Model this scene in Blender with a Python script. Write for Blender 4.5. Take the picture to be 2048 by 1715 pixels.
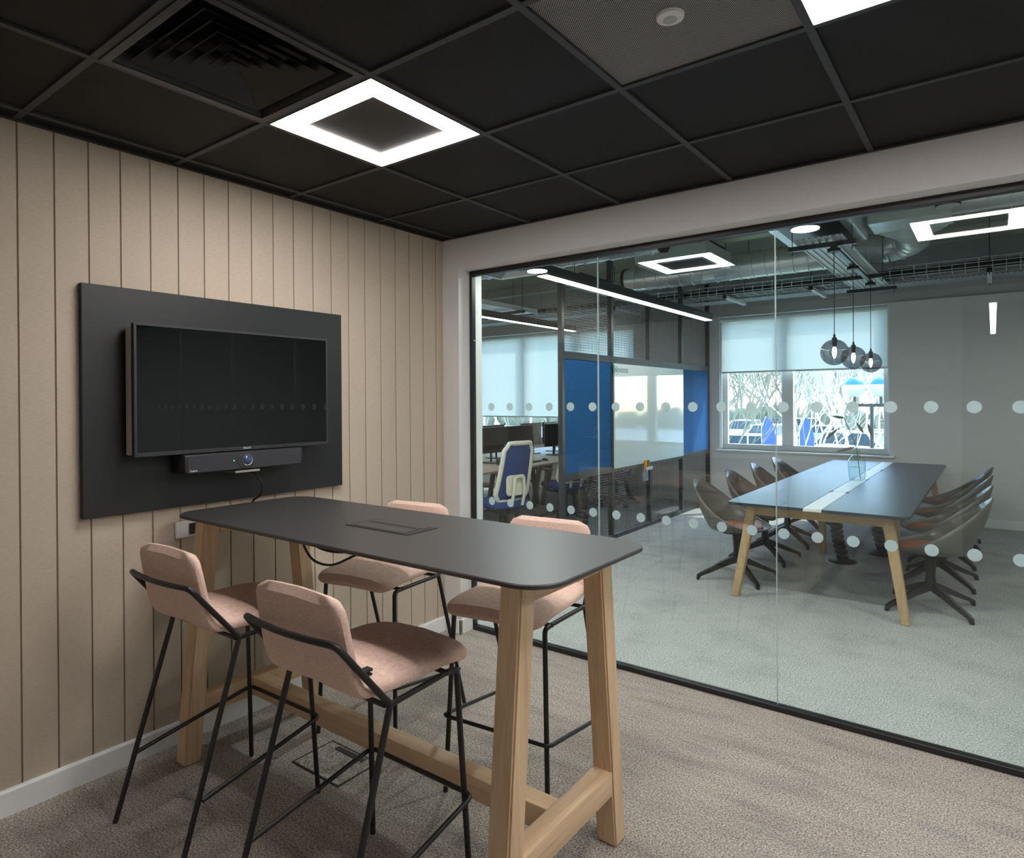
import bpy, bmesh, math, random
from mathutils import Vector, Matrix
random.seed(7)
for o in list(bpy.data.objects):
    bpy.data.objects.remove(o)
SC = bpy.context.scene
COL = SC.collection
PI = math.pi

# ------------------------------------------------------------------ camera
cam_d = bpy.data.cameras.new('camera')
cam = bpy.data.objects.new('camera', cam_d)
COL.objects.link(cam)
SC.camera = cam
FPX, PCX, PCY, YAW, PITCH, ROLL = 1297.28, 995.46, 805.07, 0.65252, -0.00325, -0.00662
CPOS = Vector((2.9278, -3.2316, 1.5298))
fw = Vector((-math.sin(YAW)*math.cos(PITCH), math.cos(YAW)*math.cos(PITCH), math.sin(PITCH)))
rt = Vector((math.cos(YAW), math.sin(YAW), 0)); up = rt.cross(fw)
rt2 = math.cos(ROLL)*rt + math.sin(ROLL)*up; up2 = -math.sin(ROLL)*rt + math.cos(ROLL)*up
mw = Matrix((rt2, up2, -fw)).transposed().to_4x4(); mw.translation = CPOS
cam.matrix_world = mw
cam_d.sensor_width = 36; cam_d.sensor_fit = 'HORIZONTAL'
cam_d.lens = FPX*36/2048
cam_d.shift_x = (1024-PCX)/2048; cam_d.shift_y = (PCY-857.5)/2048
cam_d.clip_start = 0.05; cam_d.clip_end = 500

# ------------------------------------------------------------------ world, sun, exposure
W = bpy.data.worlds.new('world'); SC.world = W; W.use_nodes = True
nt = W.node_tree
sky = nt.nodes.new('ShaderNodeTexSky'); sky.sky_type = 'NISHITA'; sky.sun_disc = False
sky.sun_elevation = math.radians(50); sky.sun_rotation = math.radians(20); sky.air_density = 1.0; sky.dust_density = 0.6
bg = nt.nodes['Background']; nt.links.new(sky.outputs[0], bg.inputs[0]); bg.inputs[1].default_value = 0.9
sun_d = bpy.data.lights.new('sun', 'SUN'); sun_d.energy = 3.2; sun_d.angle = math.radians(0.6); sun_d.color = (1, .95, .88)
sun = bpy.data.objects.new('sun', sun_d); COL.objects.link(sun)
SUN_DIR = Vector((-.36, -.53, -.76)).normalized()
sun.rotation_euler = SUN_DIR.to_track_quat('-Z', 'Y').to_euler(); sun.location = (6, 20, 20)
vs = SC.view_settings
vs.view_transform = 'Standard'; vs.look = 'None'; vs.gamma = 1; vs.use_curve_mapping = False; vs.exposure = 0.6
RING_L, LINE_L, DOWN_W = 30.0, 15.0, 15.0

# ------------------------------------------------------------------ materials
MATS = {}
def nodes_of(name):
    m = bpy.data.materials.new(name); m.use_nodes = True
    t = m.node_tree; MATS[name] = m
    return m, t, t.nodes['Principled BSDF'], t.nodes['Material Output']
def mapping(t, scale, coord='Object'):
    tc = t.nodes.new('ShaderNodeTexCoord'); mp = t.nodes.new('ShaderNodeMapping')
    mp.inputs['Scale'].default_value = scale; t.links.new(tc.outputs[coord], mp.inputs[0]); return mp
def noise(t, vec, scale, detail=2, rough=.5):
    n = t.nodes.new('ShaderNodeTexNoise'); n.inputs['Scale'].default_value = scale
    n.inputs['Detail'].default_value = detail; n.inputs['Roughness'].default_value = rough
    t.links.new(vec.outputs[0], n.inputs['Vector']); return n
def ramp(t, src, stops):
    r = t.nodes.new('ShaderNodeValToRGB'); e = r.color_ramp.elements
    while len(e) < len(stops): e.new(.5)
    for k, (p, c) in enumerate(stops):
        e[k].position = p; e[k].color = (*c, 1)
    t.links.new(src, r.inputs[0]); return r
def mix(t, fac, a, b, mode='MIX'):
    m = t.nodes.new('ShaderNodeMix'); m.data_type = 'RGBA'; m.blend_type = mode
    if isinstance(fac, (int, float)): m.inputs[0].default_value = fac
    else: t.links.new(fac, m.inputs[0])
    for k, v in ((6, a), (7, b)):
        if isinstance(v, tuple): m.inputs[k].default_value = (*v, 1)
        else: t.links.new(v, m.inputs[k])
    return m.outputs[2]
def bump(t, p, h, strength, dist=.002):
    b = t.nodes.new('ShaderNodeBump'); b.inputs['Strength'].default_value = strength; b.inputs['Distance'].default_value = dist
    t.links.new(h, b.inputs['Height']); t.links.new(b.outputs[0], p.inputs['Normal'])
def math_n(t, op, a, b=None):
    n = t.nodes.new('ShaderNodeMath'); n.operation = op
    for k, v in enumerate((a, b)):
        if v is None: continue
        if isinstance(v, (int, float)): n.inputs[k].default_value = v
        else: t.links.new(v, n.inputs[k])
    return n.outputs[0]
def plain(name, col, rough=.5, metal=0.0, var=.06, scale=12, spec=None):
    m, t, p, o = nodes_of(name)
    mp = mapping(t, (1, 1, 1)); n = noise(t, mp, scale, 3)
    c = mix(t, n.outputs[0], tuple(x*(1-var) for x in col), tuple(min(1, x*(1+var)) for x in col))
    t.links.new(c, p.inputs['Base Color']); p.inputs['Roughness'].default_value = rough; p.inputs['Metallic'].default_value = metal
    if spec is not None: p.inputs['Specular IOR Level'].default_value = spec
    return m
def emis(name, col, s):
    m, t, p, o = nodes_of(name); t.nodes.remove(p)
    e = t.nodes.new('ShaderNodeEmission'); e.inputs[0].default_value = (*col, 1); e.inputs[1].default_value = s
    t.links.new(e.outputs[0], o.inputs[0]); return m
def glass(name, tint, f0=.04, refl=(1, 1, 1), extra=0.0):
    m, t, p, o = nodes_of(name); t.nodes.remove(p)
    g = t.nodes.new('ShaderNodeNewGeometry')
    d = t.nodes.new('ShaderNodeVectorMath'); d.operation = 'DOT_PRODUCT'
    t.links.new(g.outputs['Incoming'], d.inputs[0]); t.links.new(g.outputs['Normal'], d.inputs[1])
    c = math_n(t, 'ABSOLUTE', d.outputs['Value']); k = math_n(t, 'POWER', math_n(t, 'SUBTRACT', 1.0, c), 5.0)
    f = math_n(t, 'ADD', math_n(t, 'MULTIPLY', k, 1-f0), f0)
    tr = t.nodes.new('ShaderNodeBsdfTransparent'); tr.inputs[0].default_value = (*tint, 1)
    gl = t.nodes.new('ShaderNodeBsdfGlossy'); gl.inputs[0].default_value = (*refl, 1); gl.inputs['Roughness'].default_value = 0.0
    ms = t.nodes.new('ShaderNodeMixShader'); t.links.new(f, ms.inputs[0]); t.links.new(tr.outputs[0], ms.inputs[1]); t.links.new(gl.outputs[0], ms.inputs[2])
    t.links.new(ms.outputs[0], o.inputs[0]); return m
def translucent(name, col, fac=.5, transp=0.0):
    m, t, p, o = nodes_of(name); t.nodes.remove(p)
    df = t.nodes.new('ShaderNodeBsdfDiffuse'); df.inputs[0].default_value = (*col, 1)
    tl = t.nodes.new('ShaderNodeBsdfTranslucent'); tl.inputs[0].default_value = (*col, 1)
    ms = t.nodes.new('ShaderNodeMixShader'); ms.inputs[0].default_value = fac
    t.links.new(df.outputs[0], ms.inputs[1]); t.links.new(tl.outputs[0], ms.inputs[2]); out = ms
    if transp:
        tr = t.nodes.new('ShaderNodeBsdfTransparent'); m2 = t.nodes.new('ShaderNodeMixShader'); m2.inputs[0].default_value = transp
        t.links.new(ms.outputs[0], m2.inputs[1]); t.links.new(tr.outputs[0], m2.inputs[2]); out = m2
    t.links.new(out.outputs[0], o.inputs[0]); return m
def wood(name, axis, c1, c2, rough=.45):
    m, t, p, o = nodes_of(name)
    s = [22, 22, 22]; s['xyz'.index(axis)] = 1.1
    mp = mapping(t, s); n = noise(t, mp, 1.6, 5, .62)
    s2 = [150, 150, 150]; s2['xyz'.index(axis)] = 3.0
    mp2 = mapping(t, s2); n2 = noise(t, mp2, 1.0, 3, .6)
    r = ramp(t, n.outputs[0], [(.32, c2), (.5, c1), (.62, tuple(x*1.08 for x in c1)), (.72, c2)])
    c = mix(t, math_n(t, 'MULTIPLY', n2.outputs[0], .55), r.outputs[0], tuple(x*.72 for x in c1))
    t.links.new(c, p.inputs['Base Color']); p.inputs['Roughness'].default_value = rough
    bump(t, p, n2.outputs[0], .15, .001); return m
def carpet(name, cols, streak, speck=.5, sc=150, tint=((.93, .97, 1.06), (1.08, 1.0, .88))):
    m, t, p, o = nodes_of(name)
    mp = mapping(t, streak); n = noise(t, mp, 1.0, 4, .6)
    r = ramp(t, n.outputs[0], [(.3, cols[0]), (.44, cols[1]), (.56, cols[2]), (.7, cols[3])])
    mp2 = mapping(t, (1, 1, 1)); f = noise(t, mp2, sc, 3, .8); g = noise(t, mp2, sc*.45, 2, .6); h2 = noise(t, mp2, sc*1.3, 1, .5)
    r2 = ramp(t, f.outputs[0], [(.38, (1-speck,)*3), (.5, (.95,)*3), (.62, (1+speck,)*3)])
    r3 = ramp(t, h2.outputs[0], [(.4, tint[0]), (.6, tint[1])])
    c = mix(t, 1.0, mix(t, 1.0, r.outputs[0], r2.outputs[0], 'MULTIPLY'), r3.outputs[0], 'MULTIPLY')
    t.links.new(c, p.inputs['Base Color']); p.inputs['Roughness'].default_value = .95; p.inputs['Specular IOR Level'].default_value = .1
    h = math_n(t, 'ADD', f.outputs[0], g.outputs[0]); bump(t, p, h, .5, .005); return m
def fabric(name, c1, c2, sc=260, b=.35):
    m, t, p, o = nodes_of(name)
    a = noise(t, mapping(t, (1, 1, .12)), sc, 2, .6); d = noise(t, mapping(t, (.12, .12, 1)), sc, 2, .6)
    f = math_n(t, 'ADD', a.outputs[0], d.outputs[0])
    r = ramp(t, math_n(t, 'MULTIPLY', f, .5), [(.38, c2), (.52, c1), (.64, tuple(min(1, x*1.12) for x in c1))])
    t.links.new(r.outputs[0], p.inputs['Base Color']); p.inputs['Roughness'].default_value = .9; p.inputs['Specular IOR Level'].default_value = .15
    bump(t, p, f, b, .0015); return m
def perforated(name, base, hole, pitch=.0052):
    m, t, p, o = nodes_of(name)
    k = 2*PI/pitch
    tc = t.nodes.new('ShaderNodeTexCoord'); sp = t.nodes.new('ShaderNodeSeparateXYZ'); t.links.new(tc.outputs['Object'], sp.inputs[0])
    sx = math_n(t, 'SINE', math_n(t, 'MULTIPLY', sp.outputs[0], k)); sy = math_n(t, 'SINE', math_n(t, 'MULTIPLY', sp.outputs[1], k))
    q = math_n(t, 'MULTIPLY', sx, sy)
    r = ramp(t, math_n(t, 'ADD', math_n(t, 'MULTIPLY', q, .5), .5), [(.42, hole), (.62, base)])
    t.links.new(r.outputs[0], p.inputs['Base Color']); p.inputs['Roughness'].default_value = .55; p.inputs['Specular IOR Level'].default_value = .25
    bump(t, p, q, .3, .002); return m

plain('white_paint', (.74, .73, .715), .6, var=.015)
plain('grey_paint', (.50, .52, .52), .7, var=.03)
plain('skirting', (.84, .84, .84), .35, var=.01)
carpet('carpet_room', [(.29, .268, .25), (.36, .327, .298), (.41, .37, .333), (.33, .308, .295)], (2.0, 8.0, 1), .62, 140)
carpet('carpet_office', [(.33, .335, .33), (.385, .39, .38), (.42, .42, .41), (.365, .37, .365)], (2.5, 2.5, 1), .5, 120, ((.97, 1, 1.02), (1.03, 1.0, .96)))
perforated('tile_mesh', (.017, .016, .016), (.005, .005, .005))
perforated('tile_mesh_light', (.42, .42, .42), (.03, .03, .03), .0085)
plain('grid_bar', (.042, .044, .047), .5, var=.05)
plain('black_matt', (.014, .014, .015), .5, var=.1)
plain('black_steel', (.013, .013, .014), .38, var=.1)
plain('steel_grey', (.035, .038, .042), .35, var=.1)
plain('black_laminate', (.043, .040, .041), .42, var=.05)
plain('panel_charcoal', (.0125, .0135, .015), .45, var=.12, scale=5)
plain('tv_bezel', (.03, .03, .034), .4)
plain('tv_screen', (.003, .0035, .004), .025, spec=.55)
plain('housing_grey', (.52, .45, .38), .4)
plain('aluminium', (.62, .58, .53), .35, .9)
plain('galvanised', (.74, .80, .82), .27, .65, var=.12, scale=7)
plain('white_plastic', (.78, .78, .77), .4, var=.02)
plain('window_white', (.82, .85, .85), .35, var=.01)
plain('cream_plastic', (.70, .68, .55), .5, var=.02)
plain('concrete', (.50, .54, .46), .85, var=.14, scale=1.2)
plain('felt_gap', (.31, .24, .18), .9)
plain('dark_plastic', (.018, .018, .02), .45)
plain('monitor_black', (.025, .027, .03), .3)
plain('desk_top', (.40, .33, .27), .5, var=.12, scale=4)
plain('chair_shell', (.135, .124, .106), .34, var=.03)
plain('tan_leather', (.42, .14, .06), .5, var=.08)
plain('meeting_top', (.03, .042, .055), .36, var=.03)
plain('whiteboard', (.70, .80, .80), .05, var=.01)
plain('lettering_grey', (.16, .20, .21), .6)
plain('lettering_pale', (.55, .56, .56), .6)
plain('lettering_white', (.8, .8, .8), .5)
plain('logo_green', (.06, .42, .25), .5)
plain('lens_blue', (.03, .06, .16), .05, spec=1.0)
plain('cable_black', (.01, .01, .01), .5)
plain('sensor_lens', (.45, .47, .46), .25)
plain('pen_orange', (.9, .25, .03), .4); plain('pen_yellow', (.9, .65, .05), .4); plain('pen_red', (.75, .04, .04), .4); plain('pen_green', (.05, .55, .12), .4)
plain('leaf_dry', (.22, .22, .17), .8)
plain('asphalt', (.50, .51, .52), .9, var=.15, scale=1); plain('grass', (.16, .24, .08), .95, var=.3, scale=3)
plain('bark_white', (.80, .79, .76), .85, var=.2, scale=6); plain('bark_grey', (.36, .33, .25), .9, var=.3, scale=6); plain('twig', (.62, .57, .50), .9, var=.3)
plain('hedge_leaf', (.22, .22, .15), .9, var=.5, scale=5)
plain('car_white', (.78, .79, .80), .2); plain('car_blue', (.05, .12, .34), .2); plain('car_silver', (.42, .45, .48), .25, .4); plain('car_glass', (.05, .07, .08), .35, spec=.2); plain('tyre', (.02, .02, .02), .8)
plain('flag_blue', (.05, .12, .48), .7); plain('lamp_globe', (.82, .82, .80), .35); plain('globe_blue', (.07, .30, .62), .35)
plain('poster_white', (.74, .75, .75), .6)
fabric('pink_fabric', (.72, .515, .43), (.61, .425, .35), 420, .25)
fabric('blue_felt', (.018, .115, .30), (.012, .085, .23), 320, .2)
fabric('blue_seat', (.03, .06, .20), (.02, .045, .15), 300, .2)
m, t, p, o = nodes_of('felt')
a = noise(t, mapping(t, (1, 3.0, 26)), 14, 4, .65); b_ = noise(t, mapping(t, (1, 1, 1)), 3, 2)
r_ = ramp(t, a.outputs[0], [(.3, (.46, .385, .305)), (.5, (.53, .45, .36)), (.7, (.585, .505, .41))])
t.links.new(mix(t, math_n(t, 'MULTIPLY', b_.outputs[0], .25), r_.outputs[0], (.50, .42, .34)), p.inputs['Base Color'])
p.inputs['Roughness'].default_value = .95; p.inputs['Specular IOR Level'].default_value = .1; bump(t, p, a.outputs[0], .12, .001)
for ax in 'xyz':
    wood('ash_'+ax, ax, (.74, .53, .33), (.58, .38, .215))
    wood('oak_'+ax, ax, (.56, .37, .20), (.42, .26, .13))
glass('glass_clear', (.90, .968, .966), .045)
glass('glass_window', (.97, .99, .985), .03)
glass('glass_smoke', (.46, .47, .49), .16)
glass('glass_vase', (.93, .97, .97), .04)
translucent('frosted', (.70, .83, .85), .45, .12)
translucent('blind_cloth', (.78, .81, .80), .5, .05)
translucent('joint_strip', (.62, .68, .70), .5, .35)
emis('ring_glow', (1, .955, .93), RING_L); emis('line_glow', (1, .93, .90), LINE_L); emis('down_glow', (1, .95, .92), 10)
emis('bulb_glow', (1, .86, .80), 16); emis('led_green', (.1, 1, .3), 2)

# ------------------------------------------------------------------ geometry helpers
def bx(bm, x0, x1, y0, y1, z0, z1, bev=0.0, seg=1):
    vs_ = [bm.verts.new((x, y, z)) for x in (x0, x1) for y in (y0, y1) for z in (z0, z1)]
    fs = [bm.faces.new([vs_[i] for i in f]) for f in ((0, 1, 3, 2), (4, 6, 7, 5), (0, 4, 5, 1), (2, 3, 7, 6), (0, 2, 6, 4), (1, 5, 7, 3))]
    if bev > 0:
        es = list({e for f in fs for e in f.edges})
        bmesh.ops.bevel(bm, geom=es, offset=bev, segments=seg, profile=.5, affect='EDGES')
    return bm
def box(*a, **k): return bx(bmesh.new(), *a, **k)
def loops(bm, rings, closed=True, cap0=True, cap1=True):
    R = [[bm.verts.new(p) for p in ring] for ring in rings]
    n = len(R[0])
    for a, b in zip(R, R[1:]):
        for i in range(n if closed else n-1):
            j = (i+1) % n
            try: bm.faces.new((a[i], a[j], b[j], b[i]))
            except ValueError: pass
    if cap0: bm.faces.new(list(reversed(R[0])))
    if cap1: bm.faces.new(R[-1])
    return bm
def frames(pts):
    P = [Vector(p) for p in pts]; T = []
    for i in range(len(P)):
        a = P[max(0, i-1)]; b = P[min(len(P)-1, i+1)]; T.append((b-a).normalized())
    n = T[0].orthogonal().normalized(); out = []
    for i, tv in enumerate(T):
        n = (n - tv*n.dot(tv)).normalized(); out.append((P[i], tv, n, tv.cross(n)))
    return out
def tube(bm, pts, r, seg=8, r2=None):
    n = len(pts); rings = []
    for i, (p, tv, a, b) in enumerate(frames(pts)):
        rr = r if r2 is None else r+(r2-r)*i/(n-1)
        rings.append([p+rr*(math.cos(2*PI*k/seg)*a+math.sin(2*PI*k/seg)*b) for k in range(seg)])
    return loops(bm, rings)
def fillet(pts, r, n=5):
    P = [Vector(p) for p in pts]; out = [P[0]]
    for a, b, c in zip(P, P[1:], P[2:]):
        d1 = (a-b); d2 = (c-b); k = min(r, d1.length*.45, d2.length*.45)
        s = b+d1.normalized()*k; e = b+d2.normalized()*k
        for i in range(n+1):
            u = i/n; out.append(s*(1-u)**2+b*2*u*(1-u)+e*u*u)
    out.append(P[-1]); return out
def cyl(bm, c, r, h, axis='z', seg=24, r2=None):
    d = {'x': Vector((1, 0, 0)), 'y': Vector((0, 1, 0)), 'z': Vector((0, 0, 1))}[axis]
    return tube(bm, [Vector(c), Vector(c)+d*h], r, seg, r2)
def lathe(bm, prof, seg=24, c=(0, 0, 0), axis='z', cap0=False, cap1=False):
    rings = []
    for r, z in prof:
        ring = []
        for k in range(seg):
            a = 2*PI*k/seg; p = (r*math.cos(a), r*math.sin(a), z)
            if axis == 'x': p = (z, r*math.cos(a), r*math.sin(a))
            if axis == 'y': p = (r*math.sin(a), z, r*math.cos(a))
            ring.append(Vector(p)+Vector(c))
        rings.append(ring)
    return loops(bm, rings, True, cap0, cap1)
def rrect(x0, x1, y0, y1, r, n=6):
    out = []
    for cx_, cy_, a0 in ((x1-r, y1-r, 0), (x0+r, y1-r, 90), (x0+r, y0+r, 180), (x1-r, y0+r, 270)):
        for i in range(n+1):
            a = math.radians(a0+90*i/n); out.append((cx_+r*math.cos(a), cy_+r*math.sin(a)))
    return out
def prism(bm, out, z0, z1, bev=0.0):
    if bev:
        cx_ = sum(p[0] for p in out)/len(out); cy_ = sum(p[1] for p in out)/len(out)
        def sh(p):
            d = Vector((p[0]-cx_, p[1]-cy_)); return (p[0]-bev*(1 if d.x > 0 else -1)*min(1, abs(d.x)/.01), p[1]-bev*(1 if d.y > 0 else -1)*min(1, abs(d.y)/.01))
        lv = [([sh(p) for p in out], z0), (out, z0+bev), (out, z1-bev), ([sh(p) for p in out], z1)]
    else: lv = [(out, z0), (out, z1)]
    return loops(bm, [[(x, y, z) for x, y in o_] for o_, z in lv])
def finish(bm, smooth):
    bmesh.ops.recalc_face_normals(bm, faces=bm.faces)
    if smooth:
        for f in bm.faces: f.smooth = True
        for e in bm.edges:
            if len(e.link_faces) == 2 and e.calc_face_angle(0) > math.radians(38): e.smooth = False
def obj(name, bm, mat, parent=None, smooth=True, world=True):
    if parent is not None and world:
        mi = parent.matrix_basis.inverted()
        if parent.parent is not None: mi = mi @ parent.parent.matrix_basis.inverted()
        bmesh.ops.transform(bm, matrix=mi, verts=bm.verts)
    finish(bm, smooth)
    me = bpy.data.meshes.new(name); bm.to_mesh(me); bm.free()
    me.materials.append(MATS[mat])
    o = bpy.data.objects.new(name, me); COL.objects.link(o)
    if parent is not None: o.parent = parent
    return o
def tag(o, label, cat, group=None):
    o['label'] = label; o['category'] = cat
    if group: o['group'] = group
    return o
def thing(name, label, cat, loc=(0, 0, 0), rz=0.0, group=None):
    o = bpy.data.objects.new(name, None); COL.objects.link(o); o.empty_display_size = .1
    o.matrix_basis = Matrix.Translation(loc) @ Matrix.Rotation(rz, 4, 'Z')
    return tag(o, label, cat, group)
def solo(name, bm, mat, label, cat, group=None, smooth=True):
    # a one-mesh thing built in world coordinates; origin moved to its base
    xs = [v.co for v in bm.verts]
    c = Vector(((min(v.x for v in xs)+max(v.x for v in xs))/2, (min(v.y for v in xs)+max(v.y for v in xs))/2, min(v.z for v in xs)))
    bmesh.ops.translate(bm, vec=-c, verts=bm.verts)
    o = obj(name, bm, mat, None, smooth); o.location = c
    return tag(o, label, cat, group)
def struct(name, bm, mat, smooth=False):
    o = obj(name, bm, mat, None, smooth); o['kind'] = 'structure'; return o
def struct_empty(name):
    o = bpy.data.objects.new(name, None); COL.objects.link(o); o['kind'] = 'structure'; return o
def stuff(o): o['kind'] = 'stuff'; return o
def copy_tree(src, loc, rz, label=None):
    def cp(o, par):
        c = o.copy(); COL.objects.link(c)
        if par is not None: c.parent = par
        for ch in o.children: cp(ch, c)
        return c
    r = cp(src, None); r.matrix_basis = Matrix.Translation(loc) @ Matrix.Rotation(rz, 4, 'Z')
    if label: r['label'] = label
    return r
def inst(src_obj, name, parent, loc):
    c = bpy.data.objects.new(name, src_obj.data); COL.objects.link(c); c.parent = parent; c.location = loc; return c
def text(name, s, size, mat, parent, mtx, label=None, align='CENTER'):
    cu = bpy.data.curves.new(name, 'FONT'); cu.body = s; cu.size = size; cu.align_x = align; cu.align_y = 'CENTER'; cu.extrude = .0006
    tmp = bpy.data.objects.new(name+'_tmp', cu); COL.objects.link(tmp)
    dg = bpy.context.evaluated_depsgraph_get(); dg.update()
    me = bpy.data.meshes.new_from_object(tmp.evaluated_get(dg)); bpy.data.objects.remove(tmp)
    me.transform(mtx); me.materials.clear(); me.materials.append(MATS[mat])
    o = bpy.data.objects.new(name, me); COL.objects.link(o); o.parent = parent
    if label: o['label'] = label
    return o
def face_mtx(pos, xdir, ydir):
    x = Vector(xdir).normalized(); y = Vector(ydir).normalized(); z = x.cross(y)
    mm = Matrix((x, y, z)).transposed().to_4x4(); mm.translation = pos; return mm
# pixel of the photograph -> point on a plane (axis, value) of the place
VF, VCX, VCY, VYAW, VSK = 1294.48, 997.15, 804.6, 0.6535, .012
VC = Vector((2.9308, -3.2247, 1.5192))
def at(x, y, ax, v):
    y = y+VSK*(x-1024)
    d = Vector((-math.sin(VYAW), math.cos(VYAW), 0))+(x-VCX)/VF*Vector((math.cos(VYAW), math.sin(VYAW), 0))-(y-VCY)/VF*Vector((0, 0, 1))
    i = 'xyz'.index(ax); return VC+d*((v-VC[i])/d[i])

# ================================================================== SETTING: small room
H = 2.598; RX, RY = 5.6, -4.3; GX, GY = .1094, -1.189; YG = .13; ZT = 2.395; FAR = 6.3; SLAB = 3.45
struct('floor', box(-.14, RX+.14, RY-.14, YG, -.08, 0), 'carpet_room')
struct('floor.001', box(-7, 7, YG, FAR+.3, -.08, 0), 'carpet_office')
struct('floor.002', box(-.14, RX+.14, -9.8, RY-.14, -.08, 0), 'carpet_office')
wl = struct('wall_left', box(-.15, -.0045, RY-.14, 0, 0, 2.75), 'felt_gap')
yb = -.068; edges = [0.0]
while yb > RY: edges.append(yb); yb -= .1218
edges.append(RY)
bsrc = None
for a, b in zip(edges, edges[1:]):
    w = (a-b)-.006
    if abs(w-.1158) < .001 and bsrc is not None:
        inst(bsrc, 'felt_board', wl, (0, (a+b)/2, 0))
    else:
        bm = box(-.0044, 0, -w/2, w/2, .05, 2.62, bev=.0012); o = obj('felt_board', bm, 'felt', wl, False, False); o.location = (0, (a+b)/2, 0)
        if abs(w-.1158) < .001: bsrc = o
bm = bmesh.new(); prof = [(0, 0), (.018, 0), (.018, .088), (.013, .095), (0, .095)]
loops(bm, [[(px_, y, pz_) for px_, pz_ in prof] for y in (RY, 0)]); struct('baseboard_left', bm, 'skirting')
# front wall: pier, bulkhead, and its run past the office
bm = bmesh.new()
bx(bm, 0, .14, 0, .24, 0, ZT); bx(bm, 0, RX+.14, 0, .24, ZT, SLAB); bx(bm, RX-.2, RX+.14, 0, .24, 0, ZT)
bx(bm, -7, 0, 0, .24, 0, SLAB); bx(bm, RX+.14, 8, 0, .24, 0, SLAB)
struct('wall_front', bm, 'white_paint')
bm = bmesh.new(); bx(bm, .018, .156, -.016, 0, 0, .095, .003); bx(bm, .14, .156, -.016, .108, 0, .095, .003); struct('baseboard_front', bm, 'skirting')
struct('wall_right', box(RX, RX+.14, RY-.14, 0, 0, SLAB), 'white_paint')
bm = bmesh.new(); DX0, DX1 = 2.68, 3.68
bx(bm, -.14, DX0, RY-.14, RY, 0, SLAB); bx(bm, DX1, RX+.14, RY-.14, RY, 0, SLAB); bx(bm, DX0, DX1, RY-.14, RY, 2.45, SLAB)
wb = struct('wall_back', bm, 'white_paint')
# wall graphics that the glass mirrors back
def outline(bm, pts, y, r=.004):
    tube(bm, [(x, y, z) for x, z in pts], r, 6)
gr = thing('wall_graphic', 'pale line graphic with words on the white wall beside the doorway', 'wall graphic', (2.35, RY, 1.2))
bm = bmesh.new(); rr = rrect(2.02, 2.60, 1.50, 2.05, .08); outline(bm, rr+rr[:1], RY+.003)
rr = rrect(2.02, 2.50, .95, 1.28, .07); outline(bm, rr+rr[:1], RY+.003); obj('outline_path', bm, 'lettering_pale', gr)
for s, z in (('COURAGE', 1.62), ('PRACTICE', 1.40)):
    text('word', s, .075, 'lettering_grey', gr, Matrix.Translation((-2.35, -RY, -1.2)) @ face_mtx((2.36, RY+.002, z), (-1, 0, 0), (0, 0, 1)))
# corridor behind
bm = bmesh.new(); bx(bm, -.14, RX+.14, -9.94, -9.8, 0, SLAB); bx(bm, -.28, -.14, -9.8, RY-.14, 0, SLAB); bx(bm, RX+.14, RX+.28, -9.8, RY-.14, 0, SLAB)
struct('wall_corridor', bm, 'grey_paint'); struct('ceiling.002', box(-.28, RX+.28, -9.94, RY-.14, SLAB, SLAB+.1), 'concrete')
# ceiling of the small room
ce = struct('ceiling', box(-.14, RX+.14, RY-.14, 0, 2.665, 2.72), 'black_matt')
LIGHTS = [(1, -1), (4, -1), (7, -1)]; VENT = (1, -2); SENS = (3, -1)
NX, NJ0 = 10, -5
full = None
for ci in range(-1, NX):
    for cj in range(NJ0-1, 2):
        x0 = max(GX+.6*ci, 0); x1 = min(GX+.6*ci+.6, RX); y0 = max(GY+.6*cj, RY); y1 = min(GY+.6*cj+.6, 0)
        if x1-x0 < .05 or y1-y0 < .05 or (ci, cj) in LIGHTS+[VENT]: continue
        g = .0135
        if abs(x1-x0-.6) < 1e-3 and abs(y1-y0-.6) < 1e-3 and (ci, cj) != SENS:
            if full is None:
                full = obj('ceiling_tile', box(-.3+g, .3-g, -.3+g, .3-g, 2.606, 2.616), 'tile_mesh', ce, False, False); full.location = ((x0+x1)/2, (y0+y1)/2, 0)
            else: inst(full, 'ceiling_tile', ce, ((x0+x1)/2, (y0+y1)/2, 0))
        else:
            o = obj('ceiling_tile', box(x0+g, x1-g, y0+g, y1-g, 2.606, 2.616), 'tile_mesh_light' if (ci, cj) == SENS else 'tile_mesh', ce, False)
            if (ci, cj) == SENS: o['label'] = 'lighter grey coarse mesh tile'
for i in range(0, NX):
    x = GX+.6*i; obj('grid_bar', box(x-.012, x+.012, RY, 0, H, H+.05), 'grid_bar', ce, False)
for j in range(NJ0, 2):
    y = GY+.6*j; obj('grid_bar', box(0, RX, y-.012, y+.012, H+.0006, H+.05), 'grid_bar', ce, False)
obj('edge_trim', box(0, .022, RY, 0, H-.004, H+.03), 'black_matt', ce, False)
obj('edge_trim', box(0, RX, -.022, 0, H-.002, H+.03), 'black_matt', ce, False)
obj('edge_trim', box(.055, .0995, RY, 0, H+.012, H+.03), 'black_matt', ce, False)

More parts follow.
